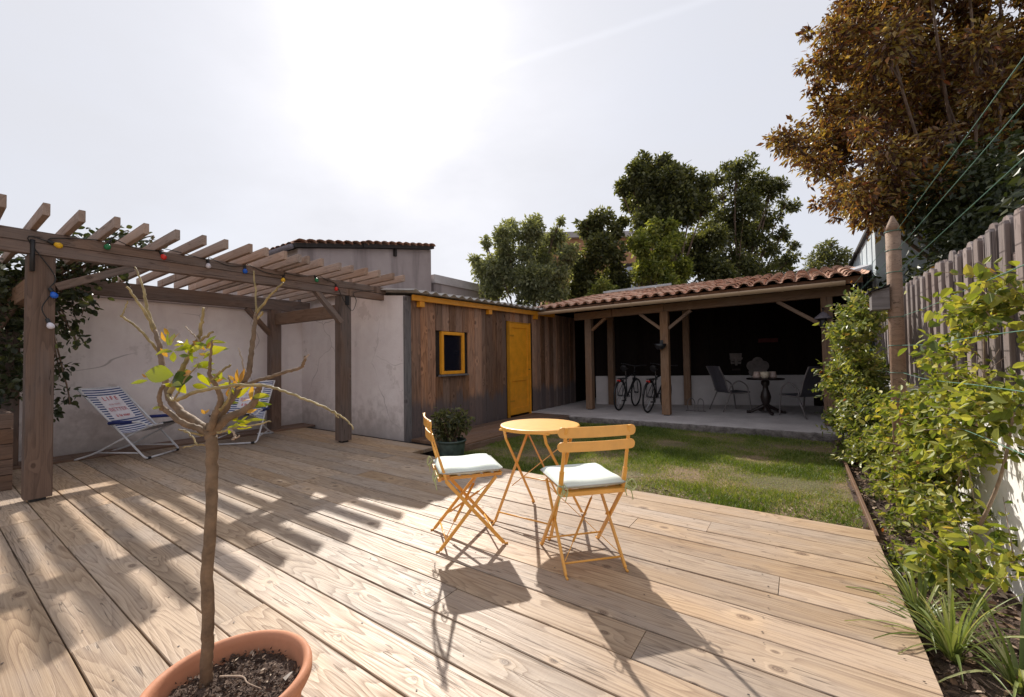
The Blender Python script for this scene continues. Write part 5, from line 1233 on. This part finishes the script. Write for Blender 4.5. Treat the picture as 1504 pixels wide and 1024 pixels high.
# copper tree overhanging the fence
edge = [(1238, -10), (1190, 30), (1172, 70), (1166, 105), (1180, 150), (1150, 195), (1128, 205), (1168, 235), (1200, 262), (1190, 290), (1215, 318), (1262, 322), (1290, 345), (1310, 330)]
def inside(x, y):
    if y > 322: return x > 1262+(y-322)*1.3
    for (x0, y0), (x1, y1) in zip(edge, edge[1:]):
        if y0 <= y <= y1: return x > x0+(x1-x0)*(y-y0)/max(1, y1-y0)+8
    return x > 1225
cl = []; 
while len(cl) < 430:
    x, y = random.uniform(1140, 1640), random.uniform(-190, 425)
    if not inside(x-14, y): continue
    depth = random.uniform(5.0, 8.2) if x > 1250 else random.uniform(5.6, 7.6)
    p = at(x, y, depth)
    if y > 330 and p.x < 1.25: p = at(x, y, depth+1.6)
    if p.z < 2.4 and p.x < 1.2: continue
    cl.append((p, random.uniform(.16, .28)))
for _ in range(120):
    x, y = random.uniform(1330, 1620), random.uniform(60, 400); cl.append((at(x, y, random.uniform(6., 8.6)), random.uniform(.18, .3)))
for x, y in ((1128, 205), (1142, 208), (1156, 212), (1172, 100), (1180, 50), (1200, 245), (1225, 318), (1255, 325), (1186, 130), (1172, 232), (1192, 300), (1238, 10)): cl.append((at(x+6, y, 6.3), .09))
tree('copper_tree', (2.2, 8.3, -.24), cl, 'copper_leaf', .082, .40, 7500, 'large copper-leaved tree overhanging the plank fence', 0.10, fork=.4, nbr=26, shell=.5, six=False, curl=.2, droop=.45)
# foliage added behind the fence to block bright sky and keep the gap dark
hg = [(Vector((random.uniform(1.5, 3.4), random.uniform(1.6, 9.6), random.uniform(.4, 2.7))), random.uniform(.3, .45)) for _ in range(90)]+[(Vector((random.uniform(1.3, 2.6), random.uniform(6.4, 8.5), random.uniform(1.6, 3.3))), random.uniform(.28, .42)) for _ in range(45)]
tree('added_dark_foliage', (2.2, 5., -.24), hg, 'ivy_leaf', .075, .5, 2600, 'dense foliage added behind the plank fence to darken the gap under the copper tree', .06, 'added_dark_foliage', nbr=20)

# pale blue clad outbuilding and its lead valley, right of the tiled roof
bo = empty('clad_outbuilding', (1.6, 10.5, 0), 'pale blue metal-clad outbuilding with sloping roof behind the fence', 'building')
XW = 1.05; g0, g1 = onX(1249, 393, XW), onX(1284, 330, XW)
def slope_box(x0, x1, e0, e1, za, zb, b0=None):   # prism along Y whose top falls from the near to the far end
    lo = (lambda z: -.2) if b0 is None else (lambda z: z+b0)
    ya, yb2 = g1.y-e0, g0.y+e1
    return MB().hexa([(x0, ya, lo(za)), (x1, ya, lo(za)), (x1, yb2, lo(zb)), (x0, yb2, lo(zb)), (x0, ya, za), (x1, ya, za), (x1, yb2, zb), (x0, yb2, zb)])
slope_box(XW, 2.4, 0, 0, g1.z, g0.z).build('wall', 'pale_blue_metal', bo)
for i in range(6):
    t = (i+.5)/6; yy = g1.y+(g0.y-g1.y)*t; zt = g1.z+(g0.z-g1.z)*t; MB().box((XW-.012, yy-.008, 1.), (XW-.001, yy+.008, zt-.02)).build('seam', 'pale_blue_metal', bo)
slope_box(XW-.06, 2.46, .06, .12, g1.z+.065, g0.z+.02, -.058).build('roof', 'dark_trim', bo)
MB().hexa([(.80, 9.2, 2.58), (1.04, 9.2, 2.62), (1.04, 11.2, 2.98), (.80, 11.2, 2.95), (.80, 9.2, 2.66), (1.04, 9.2, 2.72), (1.04, 11.2, 3.06), (.80, 11.2, 3.0)]).build('lead_valley', 'lead', bo)

# house glimpsed through the trees
hs = empty('house', tuple(at(900, 520, 26)), 'orange rendered house with lilac shuttered window glimpsed between the trees', 'house')
a, b_ = at(800, 420, 26), at(960, 420, 26); z0, z1 = -.24, at(850, 350, 26).z; d = (b_-a); d.z = 0; d.normalize(); nv = Vector((-d.y, d.x, 0)); a.z = b_.z = 0
def hw_(p, q, z0, z1, t0, t1): return MB().hexa([p+nv*t0+Z3*z0, q+nv*t0+Z3*z0, q+nv*t1+Z3*z0, p+nv*t1+Z3*z0, p+nv*t0+Z3*z1, q+nv*t0+Z3*z1, q+nv*t1+Z3*z1, p+nv*t1+Z3*z1])
hw_(a, b_, z0, z1, 0, 5).build('wall', 'orange_render', hs)
hw_(a-d*.3, b_+d*.3, z1, z1+.35, -.3, 5.3).build('roof', 'grey_render', hs)
p_, q_ = at(914, 390, 25.9), at(936, 390, 25.9); zt, zb = at(925, 392, 26).z, at(925, 452, 26).z; p_.z = q_.z = 0
wd_ = hw_(p_, q_, zb, zt, -.02, .05).build('window', 'lilac_paint', hs)
hw_(p_-d*.05, q_+d*.05, zt, zt+.18, -.08, .02).build('lintel', 'dark_trim', wd_)
